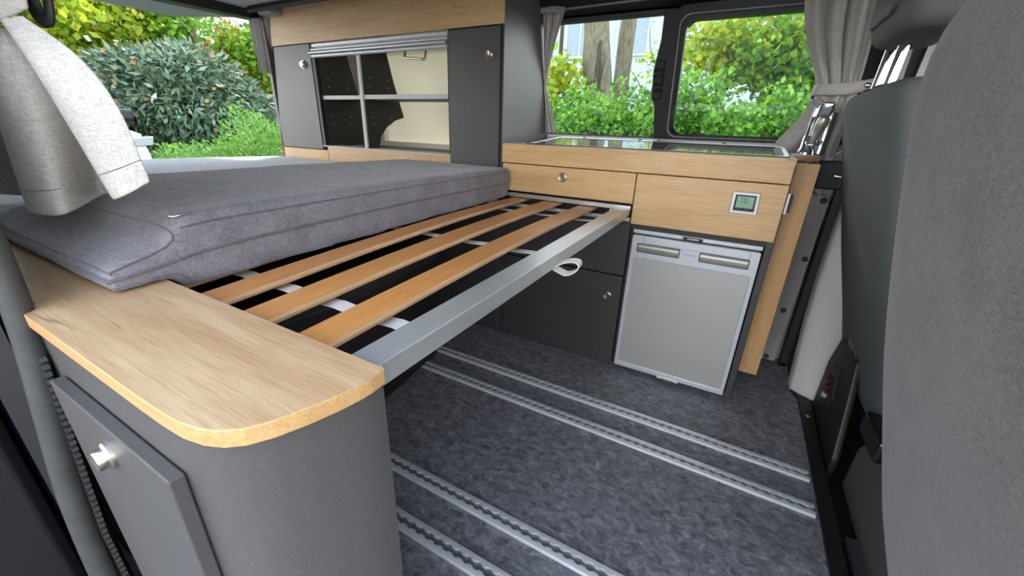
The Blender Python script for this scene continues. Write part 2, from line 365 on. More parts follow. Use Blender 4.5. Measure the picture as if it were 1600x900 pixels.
# roof with unseen headliner, kept light grey to bounce daylight
prism('ceiling', [(-1.92, -1.22), (2.0, -1.22), (2.0, .33), (-1.92, .33)], 'z', 1.325, 1.37, 'headliner', kind='structure', label='light grey headliner of the van roof')
prism('trim_2', [(.27, 1.262), (.315, 1.248), (.34, 1.33), (.24, 1.33)], 'x', -.54, .60, 'black_plastic', kind='structure', label='black roof side trim above the window')
tube('trim_3', [(-.42, .262, 1.262), (.05, .262, 1.268), (.60, .262, 1.272)], .0035, 'grey_plate', kind='structure', label='thin pale curtain track under the roof trim')
tube('trim_7', [(-1.86, -.06, 1.312), (-1.2, -.06, 1.308), (-.5, -.06, 1.312), (.6, -.02, 1.30)], .012, 'black_plastic', kind='structure', label='black roof rail over the wall cupboard')
# rear opening: header, far pillar
prism('trim_4', [(-1.24, 1.262), (.20, 1.296), (.25, 1.37), (-1.24, 1.37)], 'x', -1.97, -1.90, 'black_plastic', kind='structure', label='black header above the open rear doorway')
prism('trim_5', [(yw(0)+.02, 0), (yw(.8)+.02, .8), (yw(1.3), 1.3), (yw(1.3)+.09, 1.3), (yw(.8)+.10, .8), (yw(0)+.10, 0)], 'x', -2.0, -1.90, 'paint_blue', kind='structure', label='dark painted rear pillar beside the tailgate opening')
box('reading_lamp', -1.80, -1.70, -.06, .05, 1.288, 1.318, 'grey_plate', bevel=.008, label='small grey lamp housing under the roof at the rear opening', cat='lamp')
# open tailgate seen from below
tg = thing('tailgate', (-2.0, -.45, 1.33), 'open tailgate raised above the rear doorway', 'tailgate')
def tz(x): return 1.345 + (-2.0-x)*.085
prism('inner_panel', [(-2.02, -1.10), (-2.02, .20), (-3.05, .20), (-3.12, .12), (-3.12, -1.04), (-3.05, -1.10)], 'z', lambda p: tz(p[0])-.0, lambda p: tz(p[0])+.04, 'grey_plate', tg)
prism('outer_skin', [(-2.0, -1.16), (-2.0, .26), (-3.05, .26), (-3.16, .16), (-3.16, -1.08), (-3.05, -1.16)], 'z', lambda p: tz(p[0])+.041, lambda p: tz(p[0])+.075, 'paint_blue', tg)
prism('pull_handle', [(-2.9, -.75), (-2.84, -.75), (-2.84, -.60), (-2.9, -.60)], 'z', lambda p: tz(p[0])-.012, lambda p: tz(p[0])+.01, 'black_plastic', tg)
# near side wall behind the sliding door (with its window) and the door jamb with rubber seal
nw = thing('wall_front', (-1.2, -1.30, 0), 'near side wall of the van behind the door opening', None); nw['kind'] = 'structure'
def yn(z): return -1.285 + (.25*(z-.8) if z > .8 else 0)
def nstrip(name, x0, x1, z0, z1, mat):
    zz = sorted({z0, z1} | ({.8} if z0 < .8 < z1 else set()))
    prism(name, [(yn(z), z) for z in zz] + [(yn(z)-.02, z) for z in reversed(zz)], 'x', x0, x1, mat, nw)
nstrip('lower_lining', -1.92, -.52, 0, .84, 'trim_grey'); nstrip('upper_lining', -1.92, -.47, 1.25, 1.34, 'black_plastic')
nstrip('rear_post', -1.92, -1.70, .84, 1.25, 'black_plastic'); nstrip('front_post', -.70, -.52, .84, 1.25, 'black_plastic')
prism('pane', [(yn(.84)-.008, .84), (yn(1.25)-.008, 1.25), (yn(1.25)-.012, 1.25), (yn(.84)-.012, .84)], 'x', -1.70, -.70, 'glass', nw)
jm = thing('trim_6', (-.5, -1.32, 0), 'door jamb with rubber seal at the edge of the sliding door opening', None); jm['kind'] = 'structure'
prism('jamb_panel', [(-.51, -1.272), (-.475, -1.30), (-.50, -1.308), (-.66, -1.309), (-.66, -1.306), (-.52, -1.30)], 'z', GZ+.30, 1.32, 'paint_blue', jm)
prism('jamb_cover', [(-.50, -1.272), (-.455, -1.285), (-.47, -1.31), (-.52, -1.30)], 'z', GZ+.40, 1.32, 'black_plastic', jm)
tube('door_seal', spline([(-.452, -1.258, 1.1), (-.45, -1.265, .72), (-.45, -1.270, .60), (-.45, -1.283, .48), (-.45, -1.297, .35), (-.445, -1.305, .2), (-.43, -1.308, .05), (-.42, -1.308, -.1)], 40), .0135, 'rubber', jm, seg=14)
tube('seal_lip', spline([(-.463, -1.254, 1.1), (-.462, -1.258, .72), (-.462, -1.262, .60), (-.462, -1.272, .48), (-.462, -1.282, .35), (-.455, -1.288, .2), (-.44, -1.29, .05)], 40), .008, 'black_plastic', jm, seg=8)
bm = bmesh.new()
for k in range(58):
    z = .56-k*.0105; yy = -1.262-.022*min(1, max(0, (.62-z)/.35))
    bm_box(-.452, -.432, yy-.006, yy, z-.003, z+.003, bm)
obj('ribbed_strip', bm, 'rubber', jm)
box('door_header', -.47, .66, -1.255, -1.16, 1.225, 1.325, 'black_plastic', jm, bevel=.01)  # unseen header, added to hold zenith light off the near cabinet
sdr = thing('sliding_door', (-1.2, -1.36, GZ+.1), 'black edged sliding door pushed back along the outside of the van', 'door')
prism('door_edge', [(-.545, -1.3125), (-.53, -1.325), (-.53, -1.39), (-.56, -1.405), (-.62, -1.405), (-.62, -1.3125)], 'z', GZ+.12, 1.28, 'black_plastic', sdr, bevel=.004)
prism('door_skin', [(-.56, -1.406), (-.60, -1.425), (-1.75, -1.425), (-1.75, -1.406)], 'z', GZ+.10, 1.28, 'paint_blue', sdr)
prism('door_lining', [(-.621, -1.3125), (-1.75, -1.3125), (-1.75, -1.404), (-.621, -1.404)], 'z', GZ+.14, .80, 'black_plastic', sdr)
prism('sill_step', [(-.45, -1.30), (.62, -1.30), (.62, -1.42), (-.45, -1.42)], 'z', -.16, -.02, 'black_plastic', jm)
# B-pillar trims, far side
bt = thing('pillar_trim', (.53, .40, 0), 'narrow grey screwed pillar cover right of the wooden board', 'pillar cover')
prism('cover', [(.43, .004), (.553, .004), (.562, .64), (.556, .662), (.54, .668), (.43, .668)], 'y', .379, .395, 'trim_grey', bt, bevel=.003)
for x, z in ((.545, .648), (.545, .437), (.529, .226), (.520, .02)):
    lathe('screw', [(.0105, 0), (.0095, .004), (.005, .006), (.004, .003)], (x, .379, z), (0, -1, 0), 'rubber', bt, seg=14)
bp = thing('lower_pillar_panel', (.66, .25, 0), 'pale plastic pillar panel beside the black seat base', 'pillar panel')
bm = bmesh.new(); rows = []
for z, xa, ya, xb, yb in ((0.0, .590, .185, .655, .145), (.06, .590, .187, .675, .15), (.25, .585, .25, .73, .22), (.45, .590, .30, .76, .28), (.62, .596, .33, .77, .31), (.70, .60, .34, .77, .33)):
    rows.append([(xa-.002, ya+.06, z), (xa, ya+.004, z), (xa+.006, ya-.002, z), (xa+.025, ya+(yb-ya)*.3-.006, z), ((xa+xb)/2, (ya+yb)/2-.004, z), (xb, yb, z), (xb+.08, yb+.03, z)])
grid_obj('panel', rows, 'trim_beige', bp, solid=.006, sub=2)
box('belt_gap', .563, .592, .36, .40, .0, .92, 'black_gloss', bp, bevel=.004)
prism('belt_strap', [(.566, .02), (.590, .02), (.588, .92), (.566, .92)], 'y', .352, .358, 'black_plastic', bp)
box('belt_anchor', .50, .59, .34, .40, .69, .78, 'black_plastic', bp, bevel=.006)
tube('anchor_bolt', [(.545, .335, .735), (.575, .330, .732)], .004, 'chrome', bp, seg=8)
tube('cord', spline([(.535, .36, .80), (.56, .345, .83), (.572, .35, .90), (.565, .36, .98)], 14), .0022, 'strap', bp, seg=6)
box('pillar_upper', .575, .62, .27, .33, .80, 1.32, 'black_gloss', bp, bevel=.008)
# cab shell: driver's door, dash, passenger door
dd = thing('wall_right', (1.2, .42, 0), 'driver side door lining of the cab', None); dd['kind'] = 'structure'
prism('door_lining', [(.44, -.1), (.40, .78), (.46, .80), (.50, -.1)], 'x', .70, 1.75, 'seat_plastic', dd)
prism('window_post', [(.40, .80), (.27, 1.325), (.33, 1.325), (.45, .80)], 'x', .66, .76, 'trim_beige', dd)
prism('pane', [(.43, .80), (.30, 1.30), (.304, 1.30), (.434, .80)], 'x', .76, 1.75, 'glass', dd)
prism('door_lining', [(-1.34, -.1), (-1.30, .78), (-1.36, .80), (-1.40, -.1)], 'x', .72, 1.75, 'seat_plastic', dd)
prism('dashboard', [(1.55, -.1), (1.45, .45), (1.55, .80), (1.95, .84), (1.95, -.1)], 'y', -1.30, .42, 'seat_plastic', dd, bevel=.02)

# window: left pane and sliding right pane
w1 = thing('window_1', (-.3, .42, .83), 'left pane of the side window with black centre post', None); w1['kind'] = 'structure'
def onw(off): return lambda p: yw(p[1]) + off
prism('pane', [(-.575, .828), (-.03, .828), (-.03, 1.243), (-.575, 1.243)], 'y', onw(.028), onw(.032), 'glass', w1)
obj('frame', bm_ring([(-.58, .822), (.0, .822), (.0, 1.25), (-.58, 1.25)], [(-.555, .832), (-.04, .832), (-.04, 1.232), (-.555, 1.232)], 'y', onw(.0), onw(.04)), 'rubber', w1)
prism('centre_post', [(-.060, .828), (-.004, .828), (-.008, .95), (-.014, 1.24), (-.068, 1.24), (-.070, 1.15), (-.082, 1.085), (-.086, 1.06), (-.084, .975), (-.070, .945)], 'y', onw(-.012), onw(.022), 'black_plastic', w1, bevel=.003)
lt = prism('latch', [(-.082, .965), (-.048, .965), (-.044, 1.09), (-.078, 1.09)], 'y', onw(-.018), onw(-.010), 'black_gloss', w1, bevel=.002)
for z0, z1 in ((.966, .988), (.998, 1.008), (1.018, 1.034), (1.044, 1.054), (1.064, 1.088)):
    prism('catch', [(-.080, z0), (-.050, z0), (-.048, z1), (-.078, z1)], 'y', onw(-.024), onw(-.016), 'black_plastic', lt, bevel=.002)
w2 = thing('window_2', (.2, .42, .83), 'right sliding pane of the side window with rounded black frame', None); w2['kind'] = 'structure'
out = rrect(-.030, .455, .828, 1.246, .03); inn = rrect(.006, .430, .842, 1.206, .035)
obj('frame', bm_ring(out, inn, 'y', onw(-.014), onw(.03)), 'black_plastic', w2, bevel=0)
obj('chrome_line', bm_ring(rrect(-.012, .442, .834, 1.222, .034), rrect(-.0085, .439, .837, 1.219, .034), 'y', onw(-.0165), onw(-.012)), 'grey_plate', w2)
obj('inner_seal', bm_ring(rrect(.000, .434, .838, 1.212, .036), rrect(.011, .424, .846, 1.202, .036), 'y', onw(-.020), onw(.012)), 'black_gloss', w2)
prism('pane', rrect(.004, .432, .840, 1.208, .035), 'y', onw(.010), onw(.014), 'glass', w2)

# ---------------------------------------------------------------- floor rails
def rail(y1, x0, label):
    t = thing('floor_rail', (0, y1-.0185, 0), label, 'floor rail', 'aluminium seat rails in the floor')
    y0 = y1-.037; yc = (y0+y1)/2; x1 = .604
    def strip(side):
        bm = bmesh.new(); pitch, r, slot = .0254, .0095, .0055; nx = int((x1-x0)/.00212); A = []
        for i in range(nx+1):
            x = x0+(x1-x0)*i/nx; q = ((x+10) % pitch)-pitch/2
            wd = max(slot, math.sqrt(max(0, r*r-q*q)))
            ye = yc+side*wd; yo = y1 if side > 0 else y0
            A.append([bm.verts.new((x, yo, .001)), bm.verts.new((x, yo, .0075)), bm.verts.new((x, yc+side*.0125, .0085)), bm.verts.new((x, ye, .0085)), bm.verts.new((x, ye, .001))])
        for a, b in zip(A, A[1:]):
            for k in range(4): bm.faces.new((a[k], a[k+1], b[k+1], b[k]))
        bm.faces.new(A[-1]); bm.faces.new(A[0][::-1]); return bm
    obj('flange', strip(1), 'rail_alu', t); obj('flange', strip(-1), 'rail_alu', t)
    box('channel', x0, x1-.002, y0+.002, y1-.002, .0008, .0022, 'rail_groove', t, bevel=0)
    box('lip', x0, x1, y0-.0022, y0-.0002, .0008, .0042, 'rail_alu', t, bevel=0)
rail(-.2392, -1.1, 'aluminium floor rail nearest the fridge')
rail(-.3600, -1.1, 'aluminium floor rail second from the fridge')
rail(-.7700, -1.1, 'aluminium floor rail third from the fridge, running past the curved cabinet')
rail(-.8860, -1.1, 'aluminium floor rail farthest from the fridge, lowest in the picture')

# ---------------------------------------------------------------- kitchen
ku = thing('kitchen_cabinet', (-.06, .2, 0), 'long kitchen cabinet with oak fronts above and dark doors below', 'cabinet')
box('side_panel', .384, .404, .004, .40, 0, .775, 'laminate_dark', ku)
box('side_panel', -.012, -.0005, .012, .40, .02, .775, 'panel_black', ku)
box('back_panel', -.52, .384, .395, .41, .02, .775, 'panel_black', ku)
box('plinth', -1.2, .40, .006, .025, 0, .018, 'laminate_dark', ku)
box('inner_panel', -.524, -.013, .050, .058, .02, .775, 'panel_black', ku)  # black sheet added behind the fronts, stands for shadow in the gap
box('top_fascia', -.524, .4008, 0, .018, .7262, .7934, 'oak', ku, bevel=.0012)
df = box('drawer_front', -.520, -.0185, 0, .018, .6255, .7230, 'oak', ku, bevel=.0012); knob((-.273, 0, .690), (0, -1, 0), df)
cp = box('front_panel', -.0150, .4008, 0, .018, .5600, .7230, 'oak', ku, bevel=.0012, label='plain oak front panel with the display')
dd2 = box('dark_drawer', -.5050, -.0140, .002, .018, .3705, .566, 'laminate_dark', ku, bevel=.0012)
d1 = box('dark_door', -.5010, -.0140, 0, .018, .009, .3655, 'laminate_dark', ku, bevel=.0012); knob((-.061, 0, .286), (0, -1, 0), d1, .0155)
box('dark_door', -.752, -.5060, 0, .018, .009, .566, 'laminate_dark', ku, bevel=.0012)
box('dark_door', -1.20, -.7560, 0, .018, .009, .566, 'laminate_dark', ku, bevel=.0012)
obj('panel_underlip', bm_box(-.013, .384, .004, .02, .545, .5595), 'panel_black', ku)
ds = prism('display', [(.268, .6335), (.340, .6335), (.3375, .6955), (.2685, .6955)], 'y', -.004, .0, 'black_plastic', ku)
obj('display_frame', bm_ring([(.2690, .6345), (.3390, .6345), (.3370, .6950), (.2690, .6950)], [(.2765, .6415), (.3315, .6415), (.3300, .6880), (.2765, .6880)], 'y', -.0075, -.0035), 'fridge_frame', ds, label='silver display frame')
obj('screen', bm_box(.2815, .3260, -.0046, -.0040, .6505, .6835), 'lcd', ds, label='greenish display screen')
bm = bmesh.new()
for zc, n in ((.6765, 3), (.6675, 4)):
    for k in range(n):
        x = .2935+k*.0052; wd = .0016 if k == 0 else .0034
        for a, b, c, d in ((0, wd, .0026, .0034), (0, wd, -.0004, .0004), (0, wd, -.0034, -.0026), (0, .0008, -.0034, .0034), (wd-.0008, wd, -.0034, .0034)):
            if k == 0 and b-a == wd: continue
            if k % 2 and (a, c) == (0, -.0034): continue
            bm_box(x+a, x+b, -.0049, -.0047, zc+c, zc+d, bm)
obj('digits', bm, 'ink', ds)
obj('marking', bm_box(.2845, .2905, -.0046, -.0040, .6452, .6470), 'logo_ink', ds); obj('marking', bm_box(.3080, .3190, -.0046, -.0040, .6450, .6474), 'logo_ink', ds)
rb = box('table_rail', .404, .4125, .026, .034, .640, .700, 'aluminium', ku, bevel=.001); box('rail_back', .404, .420, .034, .040, .645, .694, 'black_plastic', rb, bevel=.001)
board = box('table_board', .4045, .4665, .075, .093, .083, .7792, 'oak_z', bevel=.001, label='narrow upright oak board hanging at the right end of the kitchen', cat='board')

# worktop, upstand, corner shelf
wt = thing('worktop', (-.06, .21, .775), 'grey kitchen worktop below the side window', 'worktop')
box('slab', -.5235, .404, .0185, .405, .776, .7932, 'worktop_grey', wt)
box('upstand', -.5235, .425, .398, .414, .7935, .826, 'worktop_grey', wt, bevel=.003, label='pale upstand along the window sill')
ptsS = [(.405, .16)] + [(.405+.075*math.sin(a), .235-.075*math.cos(a)) for a in [math.radians(d) for d in range(15, 181, 12)]] + [(.405, .31)]
sh = prism('corner_shelf', ptsS, 'z', .784, .799, 'worktop_grey', wt); prism('shelf_edge', [(p[0]+.0008, p[1]) for p in ptsS], 'z', .7835, .7962, 'oak_edge', sh)
# sink and hob unit with glass lid
sk = thing('sink_hob_unit', (-.02, .21, .7934), 'steel framed sink and hob with dark mirror glass lid', 'sink')
def lidz(o): return lambda p: .7955 + .0225*(p[1]-.05)/.31 + o
obj('rim', bm_ring(rrect(-.445, .388, .045, .375, .03), rrect(-.432, .375, .058, .335, .025), 'z', .7934, lidz(.0008)), 'rail_alu', sk, bevel=.001)
prism('glass_lid', rrect(-.4335, .3765, .0565, .3365, .025), 'z', lidz(-.003), lidz(0), 'glass_black', sk)
obj('front_gasket', bm_box(-.445, .388, .040, .0455, .7936, .7968), 'black_plastic', sk)
for x in (-.33, -.10, -.03, .20):
    lathe('lid_buffer', [(.007, 0), (.007, .003), (.004, .005)], (x, .352, .8172), (0, 0, 1), 'black_plastic', sk, seg=12)
# tap with pull-out shower
tp = thing('shower_tap', (.445, .24, .799), 'chrome tap with pull-out shower standing on the corner shelf', 'tap')
lathe('base', [(.024, 0), (.024, .010), (.019, .018), (.018, .05), (.016, .055)], (.440, .245, .799), (0, 0, 1), 'chrome', tp)
prism('holder_plate', [(.424, .80), (.478, .80), (.484, .935), (.432, .935)], 'y', .262, .270, 'chrome', tp, bevel=.002)
prism('side_plate', [(.474, .80), (.486, .80), (.490, .92), (.480, .92)], 'y', .235, .262, 'car_dark', tp, bevel=.002)
tube('hand_shower', spline([(.448, .235, .822), (.450, .228, .850), (.455, .222, .878), (.460, .216, .905)], 12), [.008, .008, .009, .010, .0105, .011, .012, .014, .0155, .016, .016, .014], 'fridge_handle', tp, seg=14)
prism('tap_head', [(.436, .908), (.474, .908), (.478, .948), (.442, .950)], 'y', .222, .262, 'chrome', tp, bevel=.006)
prism('lever', [(.414, .944), (.446, .938), (.450, .946), (.436, .956), (.412, .954)], 'y', .215, .240, 'chrome', tp, bevel=.003)
tube('hose_ring', spline([(.432, .226, .835), (.434, .215, .829), (.452, .212, .829), (.466, .216, .833), (.470, .226, .838)], 16), .0035, 'chrome', tp, seg=8)

# ---------------------------------------------------------------- fridge
fr = thing('fridge', (.19, .2, .02), 'silver compact fridge with brushed steel door under the oak panel', 'fridge')
box('body', .004, .376, .022, .385, .022, .545, 'black_plastic', fr)
door = obj('door', bm_ring(rrect(.001, .379, .019, .527, .006), rrect(.0145, .3655, .0375, .449, .008), 'y', -.012, .02), 'fridge_frame', fr, bevel=.002)
prism('steel_panel', rrect(.014, .366, .037, .4495, .008), 'y', -.0075, .015, 'steel', door, label='brushed steel door panel')
box('upper_lip', .038, .352, -.0155, -.0118, .502, .5255, 'fridge_frame', door, bevel=.002)
for x0, x1 in ((.024, .154), (.218, .352)):
    h = obj('handle', bm_prism([(-.0135, .4735), (-.0155, .480), (-.0165, .488), (-.0160, .495), (-.0125, .4985), (-.0118, .4735)], 'x', x0, x1), 'fridge_handle', door, bevel=.001, label='recessed grip of the fridge door')
    obj('handle_recess', bm_ring(rrect(x0-.003, x1+.003, .4705, .5015, .004), rrect(x0-.0008, x1+.0008, .4728, .4992, .003), 'y', -.0128, -.0115), 'black_plastic', h)
box('top_strip', .0, .380, -.006, .02, .532, .5445, 'fridge_frame', fr, bevel=.002)
lc = box('top_latch', .157, .216, -.0105, .01, .5335, .5425, 'black_plastic', fr, bevel=.002); box('catch', .170, .204, -.0125, -.010, .536, .540, 'fridge_frame', lc, bevel=.001)
lb = box('bottom_latch', .160, .234, -.0165, .004, .0135, .0245, 'fridge_frame', fr, bevel=.003); box('catch', .172, .222, -.0185, -.016, .0165, .0215, 'grey_plate', lb, bevel=.001)
bm = bmesh.new()
fc = bpy.data.curves.new('logo', 'FONT'); fc.body = '\u2261 DOMETIC'; fc.size = .0072; fc.extrude = .0001; fc.space_character = 1.25
fo = bpy.data.objects.new('tmp', fc); COL.objects.link(fo); bpy.context.view_layer.update()
me = bpy.data.meshes.new_from_object(fo.evaluated_get(bpy.context.evaluated_depsgraph_get())); bm.from_mesh(me)
bpy.data.objects.remove(fo)
xs = [v.co.x for v in bm.verts]; sc = .042/(max(xs)-min(xs))
for v in bm.verts: v.co = Vector((.166+(v.co.x-min(xs))*sc, -.0124-v.co.z, .484+v.co.y*sc))
obj('lettering', bm, 'logo_ink', door)

# ---------------------------------------------------------------- bed frame with slats
bf = thing('bed_frame', (-.3, -.6, .57), 'fold-out bed frame with beech slats, white straps and aluminium front bar', 'bed frame')
def slat(xa0, xa1, xb0, xb1):
    bm = bmesh.new(); A = []
    n = 26
    for i in range(n+1):
        t = i/n; y = -1.155+(1.155+.0)*t - .012*0; y = -1.155 + t*(1.19); z = .590 + .011*math.sin(math.pi*t)
        x0 = xa0+(xb0-xa0)*t; x1 = xa1+(xb1-xa1)*t; c = (x0+x1)/2; h = (x1-x0)/2-.0035
        prof = [(c-h, z+.0105), (c+h, z+.0105), (c+h+.0035, z+.007), (c+h+.0035, z+.003), (c+h, z), (c-h, z), (c-h-.0035, z+.003), (c-h-.0035, z+.007)]
        A.append([bm.verts.new((x, y, zz)) for x, zz in prof])
    for a, b in zip(A, A[1:]):
        for k in range(8): bm.faces.new((a[k], a[(k+1) % 8], b[(k+1) % 8], b[k]))
    bm.faces.new(A[0]); bm.faces.new(A[-1][::-1])
    o = obj('slat', bm, 'beech', bf, smooth=40); o.data.materials.append(MATS['beech_edge'])
    for p in o.data.polygons:
        if p.normal.x > .6: p.material_index = 1
    return o
slat(-.163, -.103, -.2015, -.1391); slat(-.281, -.220, -.340, -.273); slat(-.391, -.330, -.470, -.410)
for k in range(1, 5): slat(-.391-.118*k, -.330-.118*k, -.470-.118*k, -.410-.118*k)
bar = prism('front_bar', [(-.056, -1.150), (-.0145, -1.150), (-.0225, -.016), (-.070, -.012)], 'z', .581, .6105, 'bar_alu', bf, bevel=.002, label='aluminium front bar')
prism('end_bracket', [(-.076, -.020), (-.022, -.020), (-.022, -.004), (-.080, -.004)], 'z', .586, .613, 'strap', bar, bevel=.004)
tube('bracket_pin', [(-.078, -.030, .602), (-.078, -.008, .606)], .006, 'strap', bar, seg=8)
box('side_rail', -1.2, -.0200, -.0115, -.0005, .6045, .6185, 'aluminium', bf, bevel=.001)
box('side_rail', -1.2, -.0180, -.012, -.0005, .568, .580, 'light_edge', bf, bevel=.001)
def strap(y, w=.022):
    bm = bmesh.new(); R = []
    for i in range(40):
        x = -.80 + .78*i/39; z = .5880 - .003*abs(math.sin((x+.10)*math.pi/.118))
        R.append([bm.verts.new((x, yy, zz)) for yy, zz in ((y-w/2, z), (y+w/2, z), (y+w/2, z-.0015), (y-w/2, z-.0015))])
    for a, b in zip(R, R[1:]):
        for k in range(4): bm.faces.new((a[k], a[(k+1) % 4], b[(k+1) % 4], b[k]))
    bm.faces.new(R[0]); bm.faces.new(R[-1]); return obj('strap', bm, 'strap', bf, smooth=50)
strap(-1.0, .026); strap(-.58, .024); strap(-.165, .020); strap(-.052, .012)
# loop strap hanging from the bar
lp = spline([(-.026, -.625, .580), (-.010, -.622, .591), (.008, -.618, .598), (.024, -.614, .597), (.027, -.613, .586), (.016, -.616, .574), (.002, -.620, .569), (-.010, -.623, .573), (-.026, -.626, .580)], 36)
bm = bmesh.new(); R = []
for i, p in enumerate(lp):
    t = (lp[min(i+1, 35)]-lp[max(i-1, 0)]).normalized(); n = Vector((-t.z, 0, t.x)).normalized()*.0008; s = Vector((-.05, .98, .10))*.012
    R.append([bm.verts.new(p+a*s+b*n) for a, b in ((-1, 1), (1, 1), (1, -1), (-1, -1))])
for a, b in zip(R, R[1:]):
    for k in range(4): bm.faces.new((a[k], a[(k+1) % 4], b[(k+1) % 4], b[k]))
bm.faces.new(R[0]); bm.faces.new(R[-1]); obj('pull_loop', bm, 'strap', bf, smooth=60, label='white pull loop under the bar')
# dark box under the bed
ub = thing('storage_box', (-.85, -.55, 0), 'black storage box in the dark under the bed slats', 'box')
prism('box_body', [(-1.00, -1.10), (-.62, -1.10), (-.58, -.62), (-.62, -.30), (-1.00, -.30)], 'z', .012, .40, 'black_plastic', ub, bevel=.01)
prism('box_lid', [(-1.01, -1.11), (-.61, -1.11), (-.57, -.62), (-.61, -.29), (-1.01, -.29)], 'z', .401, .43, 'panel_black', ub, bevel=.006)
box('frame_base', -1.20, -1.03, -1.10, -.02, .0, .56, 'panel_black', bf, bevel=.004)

# ---------------------------------------------------------------- near cabinet with rounded end
nc = thing('bedside_cabinet', (-.35, -1.19, 0), 'dark cabinet with rounded end and oak top beside the door opening', 'cabinet')
cur = [(-.145, -1.2668), (-.106, -1.2664), (-.075, -1.2648), (-.052, -1.2605), (-.036, -1.2535), (-.0235, -1.243), (-.013, -1.226), (-.004, -1.2035), (.0035, -1.178), (.0075, -1.158), (.0085, -1.143), (.0070, -1.1252)]
top = [(-1.15, -1.1252), (-1.15, -1.250), (-.47, -1.250), (-.452, -1.2667)] + cur
prism('top', top, 'z', .6040, .6212, 'oak_top', nc, label='oak cabinet top')
prism('edge_band', [(p[0]*1+(0.0006 if p[0] > -.4 else 0), p[1]-.0006) for p in top[3:]] + [(p[0]-.010, p[1]+.006) for p in reversed(cur)] + [(-.448, -1.2607)], 'z', .6036, .6203, 'oak_edge', nc, bevel=.0008)
def inset(p, d): return (p[0]-d*(.2+.8*min(1, max(0, (p[0]+.15)/.15))), p[1]+d*.55)
body = [(-1.14, -1.13), (-1.14, -1.246), (-.468, -1.246), (-.452, -1.2610)] + [inset(p, .010) for p in cur]
bo = prism('body', body, 'z', .0, .6036, 'laminate', nc, smooth=25)
dr = box('door', -.405, -.110, -1.2755, -1.2625, .10, .5440, 'laminate', nc, bevel=.0015); knob((-.266, -1.2755, .498), (0, -1, 0), dr, .0165)
box('door_gap', -.400, -.113, -1.2628, -1.2600, .10, .541, 'panel_black', nc, bevel=0)

# ---------------------------------------------------------------- mattresses
def cushion(name, prof, x0, x1, mat, parent, skew=0.0, disp=.006, vox=.0075, seed=0):
    """profile (y,z) run along x, voxel-rounded and softly rumpled"""
    o = prism(name, prof, 'x', lambda p: x0, lambda p: x1 + skew*(p[0]+1.1), mat, parent)
    m = o.modifiers.new('remesh', 'REMESH'); m.mode = 'VOXEL'; m.voxel_size = vox
    m = o.modifiers.new('smooth', 'SMOOTH'); m.factor = .5; m.iterations = 5
    tx = bpy.data.textures.new(name+'_rumple', 'CLOUDS'); tx.noise_scale = .16; tx.noise_depth = 2
    m = o.modifiers.new('rumple', 'DISPLACE'); m.texture = tx; m.strength = disp; m.mid_level = .5; m.texture_coords = 'LOCAL'
    tx = bpy.data.textures.new(name+'_fold', 'CLOUDS'); tx.noise_scale = .05; tx.noise_depth = 1
    m = o.modifiers.new('fold', 'DISPLACE'); m.texture = tx; m.strength = disp*.22; m.mid_level = .5; m.texture_coords = 'LOCAL'
    dg = bpy.context.evaluated_depsgraph_get(); me = bpy.data.meshes.new_from_object(o.evaluated_get(dg))
    me.polygons.foreach_set('use_smooth', [True]*len(me.polygons))
    o.modifiers.clear(); o.data = me
    return o
mt = thing('mattress', (-.7, -.55, .6), 'thick grey mattress cushion lying on the slats with a thinner end on the oak top', 'mattress')
MP = [(-1.192, .6225), (-1.118, .6225), (-1.105, .605), (-.02, .605), (-.012, .700), (-.03, .710), (-.5, .716), (-1.0, .716), (-1.085, .714), (-1.108, .690), (-1.122, .674), (-1.190, .655)]
cushion('cushion', MP, -.98, -.425, 'mattress_fabric', mt, skew=-.048, disp=.0045)
def fx(y, z=None): return -.425 - .048*(y+1.1)
def seam(name, pts, r, mat, parent, out=.3):
    c = next(o for o in parent.children if o.name.startswith('cushion')); off = wloc(c); q = []
    for p in spline(pts, 90):
        ok, co, nn, _ = c.closest_point_on_mesh(p-off); q.append(co+off+nn*r*out)
    for _ in range(2): q = [q[0]]+[(q[i-1]+q[i]*2+q[i+1])/4 for i in range(1, len(q)-1)]+[q[-1]]
    tube(name, q, r, mat, parent, seg=7)
seam('piping', [(-.98, -1.1925, .640), (-.70, -1.1925, .640), (-.45, -1.192, .640), (-.424, -1.187, .640), (-.419, -1.12, .648), (fx(-1.06)+.003, -1.06, .656), (fx(-.9)+.004, -.9, .660), (fx(-.5)+.004, -.5, .662), (fx(-.05)+.003, -.05, .656), (fx(0)-.004, -.011, .655)], .0030, 'piping_fabric', mt)
seam('seam', [(fx(-1.1)+.0005, -1.095, .695), (fx(-1.0)+.002, -1.0, .699), (fx(-.5)+.002, -.5, .700), (fx(-.04)+.001, -.04, .696)], .0016, 'piping_fabric', mt)
seam('seam', [(-.98, -1.104, .694), (-.6, -1.105, .693), (-.445, -1.105, .692), (-.424, -1.112, .676), (-.422, -1.15, .662), (-.424, -1.186, .652), (-.44, -1.1905, .654), (-.98, -1.1905, .655)], .0016, 'piping_fabric', mt)
seam('seam', [(-.423, -1.19, .6265), (-.419, -1.16, .6255), (-.419, -1.118, .6265), (-.419, -1.10, .6105)], .0022, 'piping_fabric', mt)
zp = tube('zip_pull', spline([(-.436, -1.100, .711), (-.431, -1.096, .7105), (-.4285, -1.088, .7125), (-.429, -1.078, .713)], 12), .0014, 'nickel', mt, seg=6, label='small metal zip pull')
m2 = thing('rear_mattress', (-1.43, -.55, .6), 'mattress cushion, daylight painted into its pale colour, at the open rear of the van', 'mattress')
